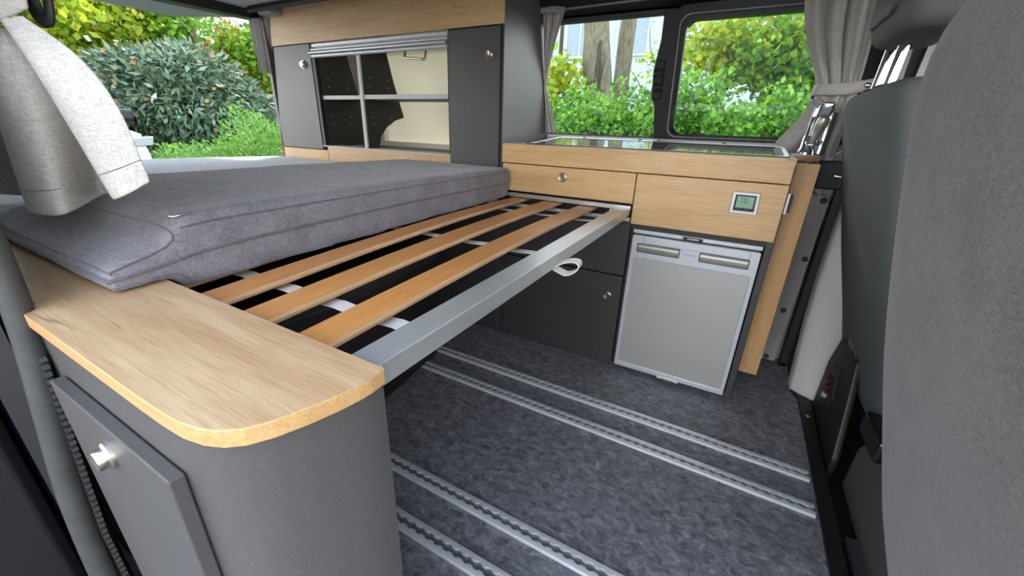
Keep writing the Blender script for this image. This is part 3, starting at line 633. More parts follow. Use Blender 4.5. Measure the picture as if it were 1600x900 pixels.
cushion('cushion', [(-1.19, .575), (-.02, .575), (-.012, .660), (-.03, .672), (-.5, .680), (-1.0, .678), (-1.18, .670), (-1.192, .66)], -1.885, -.988, 'mattress_lit', m2, disp=.004, vox=.010)
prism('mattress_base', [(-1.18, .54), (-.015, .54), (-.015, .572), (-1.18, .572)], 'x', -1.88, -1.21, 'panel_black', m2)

# ---------------------------------------------------------------- wall cupboard
cl = thing('wall_cupboard', (-1.17, .2, .66), 'grey wall cupboard with open roller shutter, shelves and oak fascia', 'cupboard')
prism('end_panel', [(.0, .0), (.40, .0), (.40, .80), (yw(1.318)-.005, 1.318), (.0, 1.318)], 'x', -.5410, -.5245, 'laminate', cl)
prism('top_fascia', [(-1.82, 1.1735), (-.5255, 1.1735), (-.5255, 1.318), (-1.795, 1.318)], 'y', -.002, .016, 'oak', cl, bevel=.001)
ld = prism('left_door', [(-1.878, .7195), (-1.549, .7195), (-1.549, 1.1700), (-1.812, 1.1700)], 'y', .0, .017, 'laminate', cl, bevel=.001); knob((-1.605, 0, 1.089), (0, -1, 0), ld, .019)
rd = prism('right_door', [(-.7655, .64), (-.5285, .64), (-.5285, 1.1690), (-.7655, 1.1690)], 'y', .0, .017, 'laminate', cl, bevel=.001); knob((-.587, 0, 1.0847), (0, -1, 0), rd, .0165)
prism('base_panel', [(-1.885, .655), (-1.516, .655), (-1.516, .7160), (-1.880, .7160)], 'y', .0, .017, 'oak', cl, bevel=.001)
prism('base_panel', [(-1.513, .655), (-.768, .655), (-.768, .7330), (-1.513, .7330)], 'y', .0, .017, 'oak', cl, bevel=.001)
prism('base_cap', [(.0, .7335), (.095, .7335), (.095, .7385), (.0, .7385)], 'x', -1.545, -.768, 'light_edge', cl)
prism('end_panel', [(.0, .66), (.36, .66), (.36, .82), (yw(1.318)-.01, 1.318), (.0, 1.318)], 'x', -1.88, -1.86, 'laminate', cl)
sidep = [(.018, .735), (.085, .735), (.10, .79), (.14, .83), (.20, .862), (.26, .877), (.205, 1.03), (.165, 1.168), (.018, 1.168)]
prism('partition', [(.018, .735), (.28, .735), (.26, .877), (.215, 1.03), (.175, 1.168), (.018, 1.168)], 'x', -1.542, -1.524, 'panel_black', cl)
dv = prism('partition', sidep, 'x', -1.264, -1.249, 'panel_black', cl); box('front_edge', -1.2655, -1.2475, .010, .0185, .739, 1.13, 'light_edge', dv, bevel=.0008)
pr_ = prism('partition', sidep, 'x', -.784, -.768, 'panel_black', cl)
sh1 = box('shelf', -1.524, -1.264, .024, .215, .9435, .9590, 'panel_black', cl); box('front_edge', -1.523, -1.265, .017, .0242, .9430, .9595, 'light_edge', sh1, bevel=.0008)
sh2 = box('shelf', -1.249, -.784, .024, .215, .9450, .9610, 'grey_plate', cl); box('front_edge', -1.248, -.785, .017, .0242, .9440, .9615, 'light_edge', sh2, bevel=.0008)
box('bottom_board', -1.524, -.784, .018, .36, .700, .7330, 'panel_black', cl)
box('side_channel', -1.548, -1.527, .003, .017, .735, 1.17, 'black_plastic', cl)
for x, zz in ((-1.249, .0), (-1.524, .0)):      # peg holes for the shelves
    for y in (.06, .17):
        for z in (.84, .872, 1.0, 1.032):
            lathe('peg_hole', [(.0028, 0), (.0026, .0006), (.001, .0007)], (x, y, z), (1, 0, 0), 'light_edge', cl, seg=8)
rs = thing('roller_shutter', (-1.16, .0, 1.12), 'silver roller shutter rolled up under the oak fascia', 'roller shutter')
prism('slat', [(.006, 1.153), (.002, 1.158), (.002, 1.167), (.006, 1.171), (.012, 1.171), (.012, 1.153)], 'x', -1.535, -.769, 'fridge_frame', rs)
prism('slat', [(.004, 1.139), (-.001, 1.143), (-.001, 1.148), (.004, 1.152), (.012, 1.152), (.012, 1.139)], 'x', -1.542, -.769, 'fridge_frame', rs)
prism('slat', [(.000, 1.114), (-.004, 1.118), (-.004, 1.123), (.002, 1.127), (.012, 1.127), (.012, 1.114)], 'x', -1.542, -.769, 'fridge_frame', rs)
tube('grip_bar', [(-1.548, -.006, 1.133), (-.772, -.006, 1.1335)], .006, 'aluminium', rs, seg=12)
tube('hanging_hook', spline([(-1.012, .045, 1.136), (-1.012, .036, 1.106), (-1.005, .030, 1.096), (-.955, .028, 1.091), (-.912, .026, 1.086), (-.903, .030, 1.093), (-.903, .040, 1.134)], 40), .0045, 'nickel', rs, seg=8, label='bent metal hook')
# black blocks standing in for the toothed shadow under the fascia
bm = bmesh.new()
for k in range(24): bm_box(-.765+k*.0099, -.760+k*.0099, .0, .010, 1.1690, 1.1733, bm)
obj('shadow_teeth', bm, 'black_plastic', rs)

# ---------------------------------------------------------------- curtains
def curtain(name, label, L, Rr, yfun, folds, amp, nv=40, nu=64, tie=None, mat='curtain_fabric', group='grey van curtains', ph=0.0, hem=True):
    """cloth between a left and a right edge (x,z paths), pleats deepen away from the tie"""
    t = thing(name, (sum(p[0] for p in L)/len(L), yfun(L[-1][1], .5), min(p[1] for p in L)), label, 'curtain', group)
    A = spline([(p[0], 0, p[1]) for p in L], nv); B = spline([(p[0], 0, p[1]) for p in Rr], nv); rows = []
    for i in range(nv):
        r = []; wd = (B[i]-A[i]).length
        for j in range(nu):
            u = j/(nu-1); p = A[i].lerp(B[i], u)
            f = math.sin(u*folds*2*math.pi+ph+.35*math.sin(i*.11)) + .35*math.sin(u*folds*4.7*math.pi+1.3+ph)
            a = amp*(.55+.45*min(1, wd/.2)); edge = min(1, 5*u, 5*(1-u))
            r.append((p.x + .3*a*math.cos(u*folds*2*math.pi+ph), yfun(p.z, u) + a*f*(.35+.65*edge) + .004*noise.noise((p.x*14, i*.15, 3.1)), p.z))
        rows.append(r)
    grid_obj('cloth', rows, mat, t, solid=.0022, sub=1)
    return t, rows
# far side window, left of the pane
t, _ = curtain('curtain', 'gathered grey curtain between the wall cupboard and the left window pane',
    [(-.520, 1.274), (-.522, 1.15), (-.5225, 1.02), (-.5225, .93), (-.5225, .832)], [(-.425, 1.264), (-.466, 1.17), (-.512, 1.045), (-.510, .99), (-.470, .834)],
    lambda z, u: yw(z)-.026, 2.6, .008)
tube('heading_tape', [(-.522, .268, 1.268), (-.47, .262, 1.266), (-.424, .268, 1.262)], .006, 'curtain_fabric', t, seg=8, flat=1.8)
# far side window, right of the pane, with tieback
cr = [(.331, 1.30), (.331, 1.223), (.361, 1.128), (.404, 1.043), (.424, 1.000), (.428, .965), (.405, .907), (.356, .832)]
t, _ = curtain('curtain', 'grey curtain tied back with a strap at the right end of the side window', cr[:5], [(.520, 1.30), (.522, 1.206), (.527, 1.119), (.533, 1.03), (.534, 1.000)], lambda z, u: yw(z)-.042, 3.6, .012, ph=.6)
A = [(.426, 1.002), (.428, .965), (.405, .907), (.356, .830)]; B = [(.534, 1.002), (.536, .96), (.535, .842), (.532, .72), (.530, .66)]
As = spline([(p[0], 0, p[1]) for p in A], 40); Bs = spline([(p[0], 0, p[1]) for p in B], 40); rows = []
for i in range(40):
    r = []
    for j in range(64):
        u = j/63; p = As[i].lerp(Bs[i], u); am = .007+.010*i/39
        r.append((p.x, yw(max(.8, p.z))-.046 + am*math.sin(u*3.0*2*math.pi+.8)*min(1, 5*u, 5*(1-u)) , p.z))
    rows.append(r)
grid_obj('cloth', rows, 'curtain_fabric', t, solid=.0022, sub=1)
rows = [[(x, yw(z)-.066-.010*math.sin(math.pi*min(1, max(0, (x-.42)/.125))) + (.02 if x < .425 else 0), z) for x in [.420+.145*k/14 for k in range(15)] for z in [zz+.012*max(0, (x-.50)/.06)]] for zz in (.972, .982, .992, 1.004)]
tb = grid_obj('tieback', rows, 'curtain_fabric', t, solid=.003)
lathe('snap_button', [(.008, 0), (.0075, .003), (.004, .005)], (.549, yw(1)-.069, .998), (0, -1, 0), 'chrome', tb, seg=14)
# rear corner, beside the cupboard
curtain('curtain', 'dark folded curtain hanging at the rear edge of the wall cupboard',
    [(-1.925, 1.285), (-1.925, 1.22), (-1.918, 1.15), (-1.905, 1.06)], [(-1.845, 1.305), (-1.850, 1.22), (-1.862, 1.15), (-1.880, 1.06)], lambda z, u: -.03+.05*u, 2.2, .007)
# near side, tied back curtain that flares out over the mattress
t = thing('curtain', (-.5, -1.15, .70), 'large pale curtain flaring down over the mattress beside the door opening', 'curtain', 'grey van curtains')
bot = [(-.340, -1.143, .772), (-.362, -1.160, .757), (-.42, -1.158, .744), (-.56, -1.112, .735), (-.615, -1.118, .722), (-.545, -1.178, .712), (-.63, -1.190, .704), (-.735, -1.172, .695), (-.82, -1.118, .706), (-.92, -1.112, .690), (-1.00, -1.15, .690), (-1.10, -1.17, .686)]
topc = [(-.462, -1.17, .945), (-.468, -1.178, .942), (-.478, -1.184, .940), (-.490, -1.176, .937), (-.498, -1.172, .937), (-.505, -1.184, .936), (-.522, -1.193, .935), (-.545, -1.188, .934), (-.560, -1.176, .934), (-.580, -1.178, .934), (-.605, -1.19, .934), (-.625, -1.196, .934)]
mid = [(-.352, -1.147, .850), (-.380, -1.166, .845), (-.435, -1.172, .838), (-.505, -1.136, .832), (-.535, -1.132, .830), (-.515, -1.176, .824), (-.560, -1.194, .820), (-.635, -1.186, .816), (-.69, -1.145, .818), (-.76, -1.140, .814), (-.82, -1.165, .812), (-.88, -1.18, .810)]
mid2 = [(-.388, -1.155, .902), (-.408, -1.172, .898), (-.440, -1.182, .894), (-.484, -1.158, .890), (-.502, -1.152, .888), (-.506, -1.180, .886), (-.535, -1.196, .884), (-.58, -1.190, .882), (-.615, -1.162, .881), (-.66, -1.160, .880), (-.70, -1.176, .880), (-.74, -1.188, .880)]
rows = []
cols = [spline([a, b, c, d], 30) for a, b, c, d in zip(topc, mid2, mid, bot)]
for i in range(30): rows.append(spline([c[i] for c in cols], 70))
grid_obj('cloth', rows, 'curtain_fabric', t, solid=.0022, sub=1)
tube('hem_stitch', [Vector(p)+Vector((0, -.0012, 0)) for p in rows[26][:58]], .0007, 'piping_fabric', t, seg=5)
rows = []
U = [[(-.455, -1.165, .952), (-.49, -1.188, .934), (-.53, -1.200, .926), (-.58, -1.202, .922), (-.64, -1.20, .918)],
     [(-.440, -1.165, .985), (-.48, -1.195, .972), (-.53, -1.212, .965), (-.58, -1.212, .960), (-.66, -1.205, .955)],
     [(-.445, -1.170, 1.06), (-.49, -1.190, 1.06), (-.55, -1.198, 1.06), (-.61, -1.195, 1.06), (-.70, -1.20, 1.06)],
     [(-.45, -1.165, 1.27), (-.51, -1.180, 1.27), (-.58, -1.172, 1.27), (-.65, -1.182, 1.27), (-.74, -1.18, 1.27)]]
cc = [spline(u, 50) for u in U]
for i in range(30): rows.append([spline([c[j] for c in cc], 30)[i] for j in range(50)])
grid_obj('upper_cloth', rows, 'curtain_fabric', t, solid=.0022)
tube('hook_strap', spline([(-.452, -1.150, 1.02), (-.455, -1.146, .975), (-.465, -1.148, .945), (-.478, -1.152, .952), (-.484, -1.154, .98)], 20), .004, 'black_plastic', t, seg=8, flat=2.0)

# ---------------------------------------------------------------- front seats
def loft(name, secs, mat, parent, n=28, e=3.2, sub=1, **k):
    """stack of rounded sections (cx, cy, z, half-x, half-y)"""
    bm = bmesh.new(); R = []
    for cx, cy, z, hx, hy in secs:
        r = []
        for i in range(n):
            a = 2*math.pi*i/n; c, s = math.cos(a), math.sin(a)
            r.append(bm.verts.new((cx+hx*math.copysign(abs(c)**(2/e), c), cy+hy*math.copysign(abs(s)**(2/e), s), z)))
        R.append(r)
    for a, b in zip(R, R[1:]):
        for i in range(n): bm.faces.new((a[i], a[(i+1) % n], b[(i+1) % n], b[i]))
    bm.faces.new(R[0][::-1]); bm.faces.new(R[-1])
    o = obj(name, bm, mat, parent, smooth=180)
    if sub: m = o.modifiers.new('sub', 'SUBSURF'); m.levels = sub; m.render_levels = sub
    return o
s1 = thing('passenger_seat', (.62, -.92, 0), 'large grey cloth front seat back close at the right edge', 'seat')
HW = .280; CY = -.905
loft('backrest', [(.735, CY, .10, .09, HW-.03), (.715, CY, .16, .085, HW), (.660, CY, .30, .083, HW), (.617, CY, .44, .078, HW), (.586, CY, .55, .080, HW), (.556, CY, .68, .080, HW), (.536, CY, .78, .080, HW), (.516, CY, .88, .080, HW-.002), (.506, CY, .94, .076, HW-.012), (.504, CY, .985, .068, HW-.035), (.508, CY, 1.015, .052, HW-.085), (.510, CY, 1.032, .030, HW-.13), (.512, CY, 1.036, .012, HW-.2)], 'seat_fabric', s1, n=48, e=7)
loft('seat_cushion', [(.98, CY, .24, .24, .25), (.98, CY, .28, .26, .265), (.98, CY, .36, .26, .265), (.98, CY, .40, .22, .22)], 'seat_fabric', s1, e=5)
loft('seat_base', [(.95, CY, -.09, .22, .22), (.95, CY, .10, .22, .22), (.95, CY, .235, .21, .21)], 'black_plastic', s1, e=6, sub=0)
s2 = thing('driver_seat', (.62, -.05, 0), 'dark grey front seat behind, with headrest on two bright posts', 'seat')
CY2 = -.045; H2 = .265
loft('backrest', [(.775, CY2, .16, .085, H2-.03), (.760, CY2, .22, .085, H2), (.715, CY2, .38, .080, H2), (.668, CY2, .52, .078, H2), (.620, CY2, .70, .076, H2), (.590, CY2, .80, .074, H2), (.564, CY2, .90, .073, H2), (.556, CY2, .935, .070, H2-.004), (.553, CY2, .952, .062, H2-.012), (.550, CY2, .960, .045, H2-.03), (.550, CY2, .962, .02, H2-.08)], 'seat_fabric_dark', s2, n=44, e=5.5)
hr = loft('headrest', [(.555, CY2+.005, 1.052, .045, .12), (.553, CY2+.005, 1.060, .062, .150), (.550, CY2+.005, 1.085, .070, .165), (.548, CY2+.005, 1.14, .072, .168), (.548, CY2+.005, 1.20, .068, .16), (.552, CY2+.005, 1.235, .05, .13), (.555, CY2+.005, 1.242, .02, .09)], 'headrest', s2, n=36, e=4.0)
prism('rear_cover', rrect(CY2-.105, CY2+.105, 1.09, 1.215, .03), 'x', .474, .488, 'seat_plastic', hr, bevel=.004)
for dy in (.15, .03):
    tube('headrest_post', [(.535, CY2+dy, .95), (.540, CY2+dy, 1.062)], .011, 'chrome', s2, seg=14, label='bright headrest post')
    lathe('post_guide', [(.026, 0), (.026, .005), (.018, .010), (.012, .011)], (.535, CY2+dy, .960), (0, 0, 1), 'black_plastic', s2)
loft('seat_cushion', [(1.0, CY2, .24, .24, .24), (1.0, CY2, .28, .26, .255), (1.0, CY2, .36, .26, .255), (1.0, CY2, .40, .22, .22)], 'seat_fabric_dark', s2, e=5)
sb = thing('seat_base', (.75, -.2, -.03), 'black plastic seat base box with an open side compartment', 'seat base')
prism('side_shell', [(.13, -.03), (.13, .18), (.085, .285), (-.06, .305), (-.10, .29), (-.14, .20), (-.20, .04), (-.20, -.03)], 'x', .652, .670, 'black_plastic', sb, bevel=.006)
prism('compartment', [(.075, .06), (.055, .20), (.0, .215), (-.045, .13), (-.03, .05)], 'x', .649, .655, 'black_plastic', sb)
for k, (y, z) in enumerate(((.045, .165), (.038, .145), (.030, .125))):
    tube('cable', spline([(.648, y, z), (.644, y-.012, z-.006), (.647, y-.026, z-.002)], 8), .0035, 'red_wire', sb, seg=6)
lathe('plug', [(.010, 0), (.010, .008), (.006, .012)], (.648, .015, .112), (-1, 0, 0), 'grey_plate', sb, seg=12)
box('buckle', .650, .70, -.40, -.27, .20, .255, 'black_gloss', sb, bevel=.008)
prism('lower_cover', [(-.20, -.03), (-.20, .10), (-.26, .19), (-.42, .20), (-.56, .14), (-.58, -.03)], 'x', .690, .76, 'seat_plastic', sb, bevel=.012)
box('swivel_box', .86, 1.15, -.34, .20, -.03, .225, 'black_plastic', sb, bevel=.01)
box('seat_skirt', .652, .668, -.10, .02, .29, .325, 'black_gloss', sb, bevel=.004)
box('floor_mat', .665, .95, -.66, -.40, -.028, -.012, 'carpet', label='speckled carpet floor mat between the front seats', cat='mat', bevel=.004)

# ---------------------------------------------------------------- outside
def ground_z(x, y):
    d1 = max(0, min(1, (-x-6.5)/4)) * max(0, min(1, (y-.9)/2.0)) ; d2 = max(0, min(1, (y-3)/5))
    return GZ + .55*max(d1, d2*.6)
rows = []
xs = [-40, -28, -20, -16] + [-14+.5*i for i in range(40)] + [7, 10, 16, 30]
ys = [-30, -20, -12, -7, -4] + [-3+.5*i for i in range(34)] + [15, 18, 24, 40]
bm = bmesh.new(); V = [[bm.verts.new((x, y, ground_z(x, y))) for x in xs] for y in ys]
for a, b in zip(V, V[1:]):
    for i in range(len(xs)-1): bm.faces.new((a[i], a[i+1], b[i+1], b[i]))
g = obj('ground', bm, 'asphalt', smooth=180, kind='structure', label='ground around the parked van')
g.data.materials.append(MATS['grass_ground'])
for p in g.data.polygons:
    c = p.center + g.location
    if c.y > 1.6 or c.x < -9.4: p.material_index = 1
def leaves(name, pts, size, mat, parent, aspect=.5, droop=0.0, curl=.25, outward=None, **k):
    """thousands of small folded leaves, one mesh"""
    n = len(pts); d = RNG.normal(size=(n, 3)); 
    if outward is not None: d = d*.7 + outward*1.0
    d[:, 2] -= droop; d /= np.linalg.norm(d, axis=1)[:, None]
    q = RNG.normal(size=(n, 3)); s = np.cross(d, q); s /= np.linalg.norm(s, axis=1)[:, None]; u = np.cross(s, d)
    L = size*(.65+.7*RNG.random(n))[:, None]; W = L*aspect*.5
    mid = pts + d*L*.5; v = np.stack([pts, mid+s*W+u*W*curl, pts+d*L, mid-s*W+u*W*curl], 1).reshape(-1, 3)
    org = np.array([pts[:, 0].mean(), pts[:, 1].mean(), pts[:, 2].min()])
    me = bpy.data.meshes.new(name); me.vertices.add(4*n); me.vertices.foreach_set('co', (v-org).ravel())
    me.loops.add(4*n); me.loops.foreach_set('vertex_index', np.arange(4*n)); me.polygons.add(n)
    me.polygons.foreach_set('loop_start', np.arange(0, 4*n, 4)); me.polygons.foreach_set('loop_total', np.full(n, 4)); me.update()
    me.materials.append(MATS[mat]); o = bpy.data.objects.new(name, me); COL.objects.link(o)
    o.parent = parent; o.location = Vector(org)-wloc(parent); o['kind'] = 'stuff'; return o
def blob(c, r, n, shell=.55, lump=.25, seed=0):
    """points filling the outer part of a lumpy ellipsoid"""
    d = RNG.normal(size=(n, 3)); d /= np.linalg.norm(d, axis=1)[:, None]
    ph = RNG.random(6)*6.28
    l = 1+lump*(np.sin(d[:, 0]*5+ph[0])*np.sin(d[:, 1]*6+ph[1])+.6*np.sin(d[:, 2]*8+ph[2]+d[:, 0]*4))
    rad = (shell+(1-shell)*RNG.random(n)**.6)*l
    return np.array(c)+d*rad[:, None]*np.array(r), d
def stems(parent, c, base, r, n=5, rad=.02, mat='bark_dark'):
    for k in range(n):
        a = 2*math.pi*k/n+random.random(); tip = Vector((c[0]+r[0]*.6*math.cos(a), c[1]+r[1]*.6*math.sin(a), c[2]+r[2]*.3))
        b = Vector((c[0]+.1*math.cos(a), c[1]+.1*math.sin(a), base)); m = b.lerp(tip, .5)+Vector((random.uniform(-.1, .1), random.uniform(-.1, .1), .1))
        tube('stem', spline([b, m, tip], 8), [rad*(1-.09*i) for i in range(8)], mat, parent, seg=6)
def shrub(name, label, c, r, n, size, mat, aspect=.55, group=None, droop=0, shell=.5, out=None, cat='shrub', lump=.25):
    gz = ground_z(c[0], c[1])-.03; t = thing(name, (c[0], c[1], gz), label, cat, group)
    p, d = blob(c, r, n, shell, lump); keep = p[:, 2] > gz+.03; p, d = p[keep], d[keep]
    leaves('foliage', p, size, mat, t, aspect, droop, outward=d if out else None); stems(t, c, gz, r); return t
HG = 'leafy green shrubs outside the side window'
for lab, c, r, n in (
    ('bright green shrub outside the left window pane, nearest the tall curtain', (-2.75, 4.6, .42), (1.0, .8, 1.02), 15000),
    ('bright green shrub below the thick tree trunk outside the window', (-1.65, 4.3, .36), (.85, .8, .90), 15000),
    ('bright green shrub behind the centre post of the side window', (-.70, 4.5, .46), (.8, .8, 1.02), 15000),
    ('bright green shrub outside the right pane, left half', (.12, 4.4, .36), (.75, .8, .88), 15000),
    ('bright green shrub outside the right pane, right half', (.95, 4.6, .40), (.85, .8, .94), 15000),
    ('bright green shrub outside, next to the tied curtain', (1.9, 4.6, .38), (.9, .8, .95), 6000),
    ('bright green shrub at the far left behind the wall cupboard', (-4.0, 4.9, .35), (1.0, .9, .9), 6000)):
    shrub('hedge_shrub', lab, c, r, n, .070, 'leaf_hedge', .62, HG)
def tree(name, label, base, path, r0, mat, crowns=(), group=None, branches=()):
    t = thing(name, base, label, 'tree', group); P = spline([base]+list(path), 24)
    bm = bm_tube(P, [r0*(1-.5*i/23) for i in range(24)], 18)
    for v in bm.verts: v.co += .12*r0*Vector((noise.noise(v.co*2.2), noise.noise(v.co*2.2+Vector((7, 0, 0))), 0))
    obj('trunk', bm, mat, t, smooth=60)
    for b in branches: tube('branch', spline(b[0], 14), [b[1]*(1-.06*i) for i in range(14)], mat, t, seg=7)
    for c, r, n, sz, lm in crowns:
        p, d = blob(c, r, n, .15, .3); leaves('crown', p, sz, lm, t, .7)
    return t
GT = 'trees around the van'
t = tree('tree', 'thick pale split tree trunk outside the left window pane', (-2.28, 6.6, -.3), [(-2.32, 6.6, 1.2), (-2.50, 6.6, 2.4), (-2.65, 6.5, 4.5)], .33, 'bark', group=GT,
    branches=[([(-2.24, 6.40, 1.55), (-2.20, 6.36, 1.8), (-2.17, 6.42, 2.2)], .07), ([(-2.38, 6.32, 1.7), (-2.36, 6.28, 2.0), (-2.32, 6.32, 2.6)], .06)])
prism('split', [(-2.30, 1.45), (-2.27, 1.52), (-2.265, 1.8), (-2.29, 2.3), (-2.32, 1.9)], 'y', 6.22, 6.32, 'bark_dark', t)
tree('tree', 'straight grey tree trunk just right of the split trunk', (-2.18, 7.4, -.3), [(-2.18, 7.4, 1.5), (-2.16, 7.4, 3.0), (-2.12, 7.4, 5)], .20, 'bark', group=GT)
tree('tree', 'leafy spring tree outside the right window pane', (-.35, 7.6, -.3), [(-.38, 7.6, 1.5), (-.30, 7.5, 3), (-.2, 7.5, 4.5)], .10, 'bark_dark', group=GT,
    crowns=[((-.2, 7.0, 2.2), (.95, .7, .65), 1700, .13, 'leaf_spring'), ((.45, 6.4, 1.9), (.7, .6, .6), 1300, .12, 'leaf_green')], branches=[([(-.38, 7.6, 1.5), (.1, 7.2, 2.0), (.6, 6.8, 2.3)], .03), ([(-.36, 7.6, 1.3), (-.9, 7.2, 1.7), (-1.5, 6.9, 1.8)], .02)])
tree('tree', 'leafy spring tree beside the tied curtain outside', (.30, 7.2, -.3), [(.32, 7.2, 1.2), (.40, 7.2, 2.2), (.5, 7.2, 4)], .085, 'bark_dark', group=GT,
    crowns=[((.75, 6.6, 2.0), (.8, .6, .7), 1700, .12, 'leaf_spring'), ((.9, 6.3, 1.4), (.6, .5, .5), 900, .11, 'leaf_green')], branches=[([(.32, 7.2, 1.2), (.6, 6.9, 1.6), (1.1, 6.5, 1.9)], .03)])
tree('tree', 'thin bare young tree in front of the pale building', (-1.75, 8.0, -.3), [(-1.72, 8.0, 1.2), (-1.62, 8.0, 2.0), (-1.4, 8.0, 3.4)], .035, 'bark_dark', group=GT,
    branches=[([(-1.70, 8, 1.3), (-1.95, 7.9, 1.8), (-2.2, 7.9, 2.1)], .014), ([(-1.66, 8, 1.7), (-1.4, 7.9, 2.0), (-1.0, 7.9, 2.2)], .014), ([(-1.62, 8, 2.0), (-1.8, 7.9, 2.4), (-1.9, 7.9, 2.9)], .012)], crowns=[((-1.6, 7.9, 2.2), (.6, .4, .5), 160, .10, 'leaf_spring')])
tree('tree', 'slim yellow-leaved tree left of the split trunk', (-3.35, 6.9, -.3), [(-3.35, 6.9, 1.2), (-3.30, 6.9, 2.2), (-3.3, 6.9, 3.6)], .06, 'bark_dark', group=GT,
    crowns=[((-3.1, 6.4, 1.65), (.55, .4, .6), 520, .13, 'leaf_spring')], branches=[([(-3.35, 6.9, 1.2), (-3.0, 6.6, 1.6), (-2.8, 6.5, 1.9)], .02)])
# building behind the hedge
hb = thing('house', (-2, 17, -.3), 'pale blue-white building seen between the trees through the side window', 'building')
box('wall', -9, 4.2, 17, 23, -.4, 7, 'house_wall', hb, bevel=0); box('roof', -9.4, 4.6, 16.6, 23.4, 7, 7.5, 'house_roof', hb, bevel=0)
for x in (-6.8, -4.6, -1.4, .9):
    for z in (.9, 3.7):
        wf = obj('window', bm_ring([(x-.65, z), (x+.65, z), (x+.65, z+1.5), (x-.65, z+1.5)], [(x-.58, z+.07), (x+.58, z+.07), (x+.58, z+1.43), (x-.58, z+1.43)], 'y', 16.92, 17.02), 'house_frame', hb)
        box('pane', x-.58, x+.58, 16.96, 16.99, z+.07, z+1.43, 'house_glass', wf, bevel=0); box('glazing_bar', x-.03, x+.03, 16.93, 16.96, z+.07, z+1.43, 'house_frame', wf, bevel=0)
# rear view
rh = shrub('rhododendron', 'huge dark rhododendron bush with drooping leaves behind the van', (-10.8, 3.45, .95), (1.9, 1.75, 1.22), 26000, .20, 'leaf_rhodo', .30, droop=.75, shell=.5, out=True, cat='bush', lump=.10)
p, d = blob((-10.8, 3.45, .95), (1.92, 1.78, 1.25), 700, .97, .10); keep = p[:, 2] > .2; leaves('flower_heads', p[keep], .09, 'leaf_brown', rh, .8)
shrub('low_shrub', 'light green feathery low shrub in front of the rhododendron, by the cupboard', (-5.25, 1.85, .0), (.85, .85, .80), 20000, .055, 'leaf_lowgreen', .35, 'low green shrubs behind the van', out=True)
shrub('low_shrub', 'light green low shrub behind the van, left of the feathery one', (-7.6, 1.95, -.05), (.75, .6, .40), 6000, .06, 'leaf_lowgreen', .35, 'low green shrubs behind the van', out=True)
shrub('red_shrub', 'orange-red leaved tree beyond the rhododendron, near the cupboard', (-13.2, 6.3, 2.1), (1.0, .9, 1.1), 1500, .17, 'leaf_orange', .7, cat='tree')
shrub('yellow_shrub', 'yellow-green shrub under the orange-red tree', (-12.6, 6.6, .9), (1.2, 1.0, .9), 3500, .15, 'leaf_spring', .7)
for lab, b, pth, r0, cr_ in (
    ('tree with glowing yellow-green leaves above the parked car', (-15, 3.2, -.2), [(-15, 3.2, 2), (-15.2, 3.3, 4), (-15.2, 3.4, 7)], .16, [((-14.2, 2.6, 2.9), (1.8, 2.0, 1.5), 11000, .15, 'leaf_spring'), ((-14.6, 4.4, 3.6), (1.5, 1.4, 1.2), 5000, .15, 'leaf_green')]),
    ('tree with yellow-green leaves at the upper left behind the curtain', (-13, .6, -.2), [(-13, .6, 2), (-13.1, .7, 4), (-13.2, .8, 7)], .15, [((-12.6, 1.2, 2.6), (1.5, 1.7, 1.6), 9000, .15, 'leaf_spring'), ((-12.6, -.6, 2.6), (1.5, 1.5, 1.6), 5000, .15, 'leaf_green')]),
    ('leaning bare tree trunk above the rhododendron, thicker one', (-14.2, 6.0, -.2), [(-14.2, 6.0, 1.5), (-14.3, 5.8, 2.8), (-14.5, 5.3, 5)], .16, []),
    ('thin leaning trunk beside the thicker leaning one', (-14.8, 5.9, -.2), [(-14.8, 5.9, 1.5), (-14.8, 5.6, 2.6), (-15.0, 4.9, 4.7)], .08, []),
    ('tall tree with sparse leaves behind the rhododendron', (-16, 6.0, -.2), [(-16, 6.0, 2), (-16, 6.1, 4), (-16, 6.2, 8)], .17, [((-15.6, 5.6, 3.3), (1.6, 1.6, 1.3), 2600, .15, 'leaf_green')]),
    ('tree with small green leaves over the orange-red tree', (-13, 7.0, -.2), [(-13, 7, 1.5), (-13, 6.9, 3), (-13, 6.8, 6)], .10, [((-12.4, 6.4, 2.5), (1.3, 1.2, .9), 2400, .14, 'leaf_green')])):
    tree('tree', lab, b, pth, r0, 'bark', cr_, GT)
h2 = thing('house', (-22, 11, -.3), 'distant white house behind the trees at the rear', 'building')
box('wall', -26, -20, 8.2, 14.5, -.4, 5.5, 'house_frame', h2, bevel=0)
for y in (8.9, 10.6, 12.3):
    wf = obj('window', bm_ring([(y, 2.2), (y+1.1, 2.2), (y+1.1, 3.7), (y, 3.7)], [(y+.08, 2.28), (y+1.02, 2.28), (y+1.02, 3.62), (y+.08, 3.62)], 'x', -19.92, -20.02), 'house_wall', h2); box('pane', -19.98, -19.95, y+.08, y+1.02, 2.28, 3.62, 'house_glass', wf, bevel=0)
prism('roof', [(8.0, 5.5), (14.7, 5.5), (11.3, 7.8)], 'x', -26.3, -19.7, 'house_roof', h2)
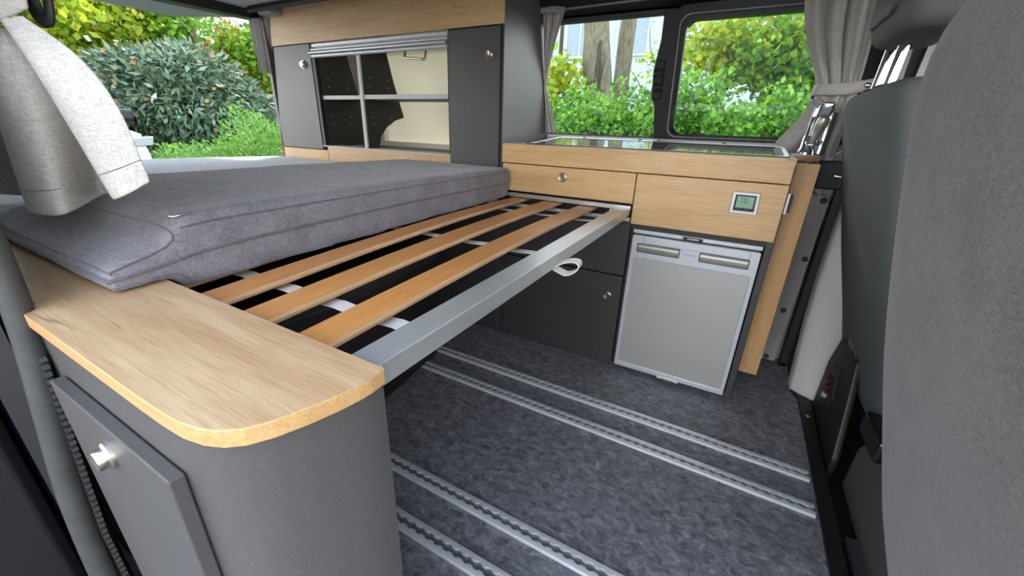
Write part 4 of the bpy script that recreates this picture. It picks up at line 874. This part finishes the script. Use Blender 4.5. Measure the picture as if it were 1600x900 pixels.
# parked white car behind the van
ca = thing('car', (-9.1, .52, GZ), 'white parked car half hidden behind the large curtain', 'car')
def cz(z): return GZ+z
loftx = [(-7.0, .35, .75, .66), (-7.03, .30, 1.02, .82), (-7.2, .28, 1.16, .87), (-8.2, .28, 1.28, .89), (-9.6, .28, 1.32, .90), (-10.8, .30, 1.30, .88), (-11.2, .40, 1.1, .80)]
bm = bmesh.new(); R = []
for x, z0, z1, hw in loftx:
    R.append([bm.verts.new((x, .52+yy*hw, cz(zz))) for yy, zz in ((-1, z0), (-1, (z0+z1)/2), (-.93, z1-.04), (-.6, z1), (.6, z1), (.93, z1-.04), (1, (z0+z1)/2), (1, z0))])
for a, b in zip(R, R[1:]):
    for k in range(8): bm.faces.new((a[k], a[(k+1) % 8], b[(k+1) % 8], b[k]))
bm.faces.new(R[0]); bm.faces.new(R[-1][::-1]); obj('body', bm, 'car_white', ca, smooth=35)
bm = bmesh.new(); R = [[bm.verts.new((x, .52+s*hw, cz(z))) for s in (-1, 1)] for x, z, hw in ((-8.15, 1.27, .82), (-8.85, 1.84, .66), (-10.3, 1.84, .66), (-11.0, 1.30, .80))]
for a, b in zip(R, R[1:]): bm.faces.new((a[0], a[1], b[1], b[0]))
bm.faces.new([r[0] for r in R]); bm.faces.new([r[1] for r in R][::-1]); bm.faces.new((R[0][0], R[0][1], R[3][1], R[3][0])); obj('cabin', bm, 'car_dark', ca)
prism('roof', [(-8.82, 1.82), (-10.32, 1.82), (-10.2, 1.90), (-9.0, 1.90)], 'y', -.06, 1.10, 'car_white', ca).location.z += GZ
for s in (-1, 1):
    prism('headlight', [(.52+s*.45, cz(.96)), (.52+s*.84, cz(.98)), (.52+s*.87, cz(1.10)), (.52+s*.50, cz(1.06))], 'x', -7.16, -6.99, 'car_lamp', ca, bevel=.01)
    mi = obj('mirror', bm_box(-8.30, -8.12, .52+s*.93, .52+s*1.13, cz(1.28), cz(1.45)), 'car_dark', ca, bevel=.04); 
    for x in (-7.75, -10.4): lathe('wheel', [(.33, -.1), (.34, -.05), (.34, .08), (.24, .1), (.1, .09)], (x, .52+s*.80, cz(.34)), (0, s, 0), 'car_dark', ca)
prism('bumper', [(-.25, cz(.20)), (1.29, cz(.20)), (1.33, cz(.70)), (-.29, cz(.70))], 'x', -7.2, -6.93, 'car_dark', ca, bevel=.03)
prism('grille', [(.10, cz(.76)), (.94, cz(.76)), (.98, cz(1.0)), (.06, cz(1.0))], 'x', -7.1, -6.97, 'car_dark', ca, bevel=.01)
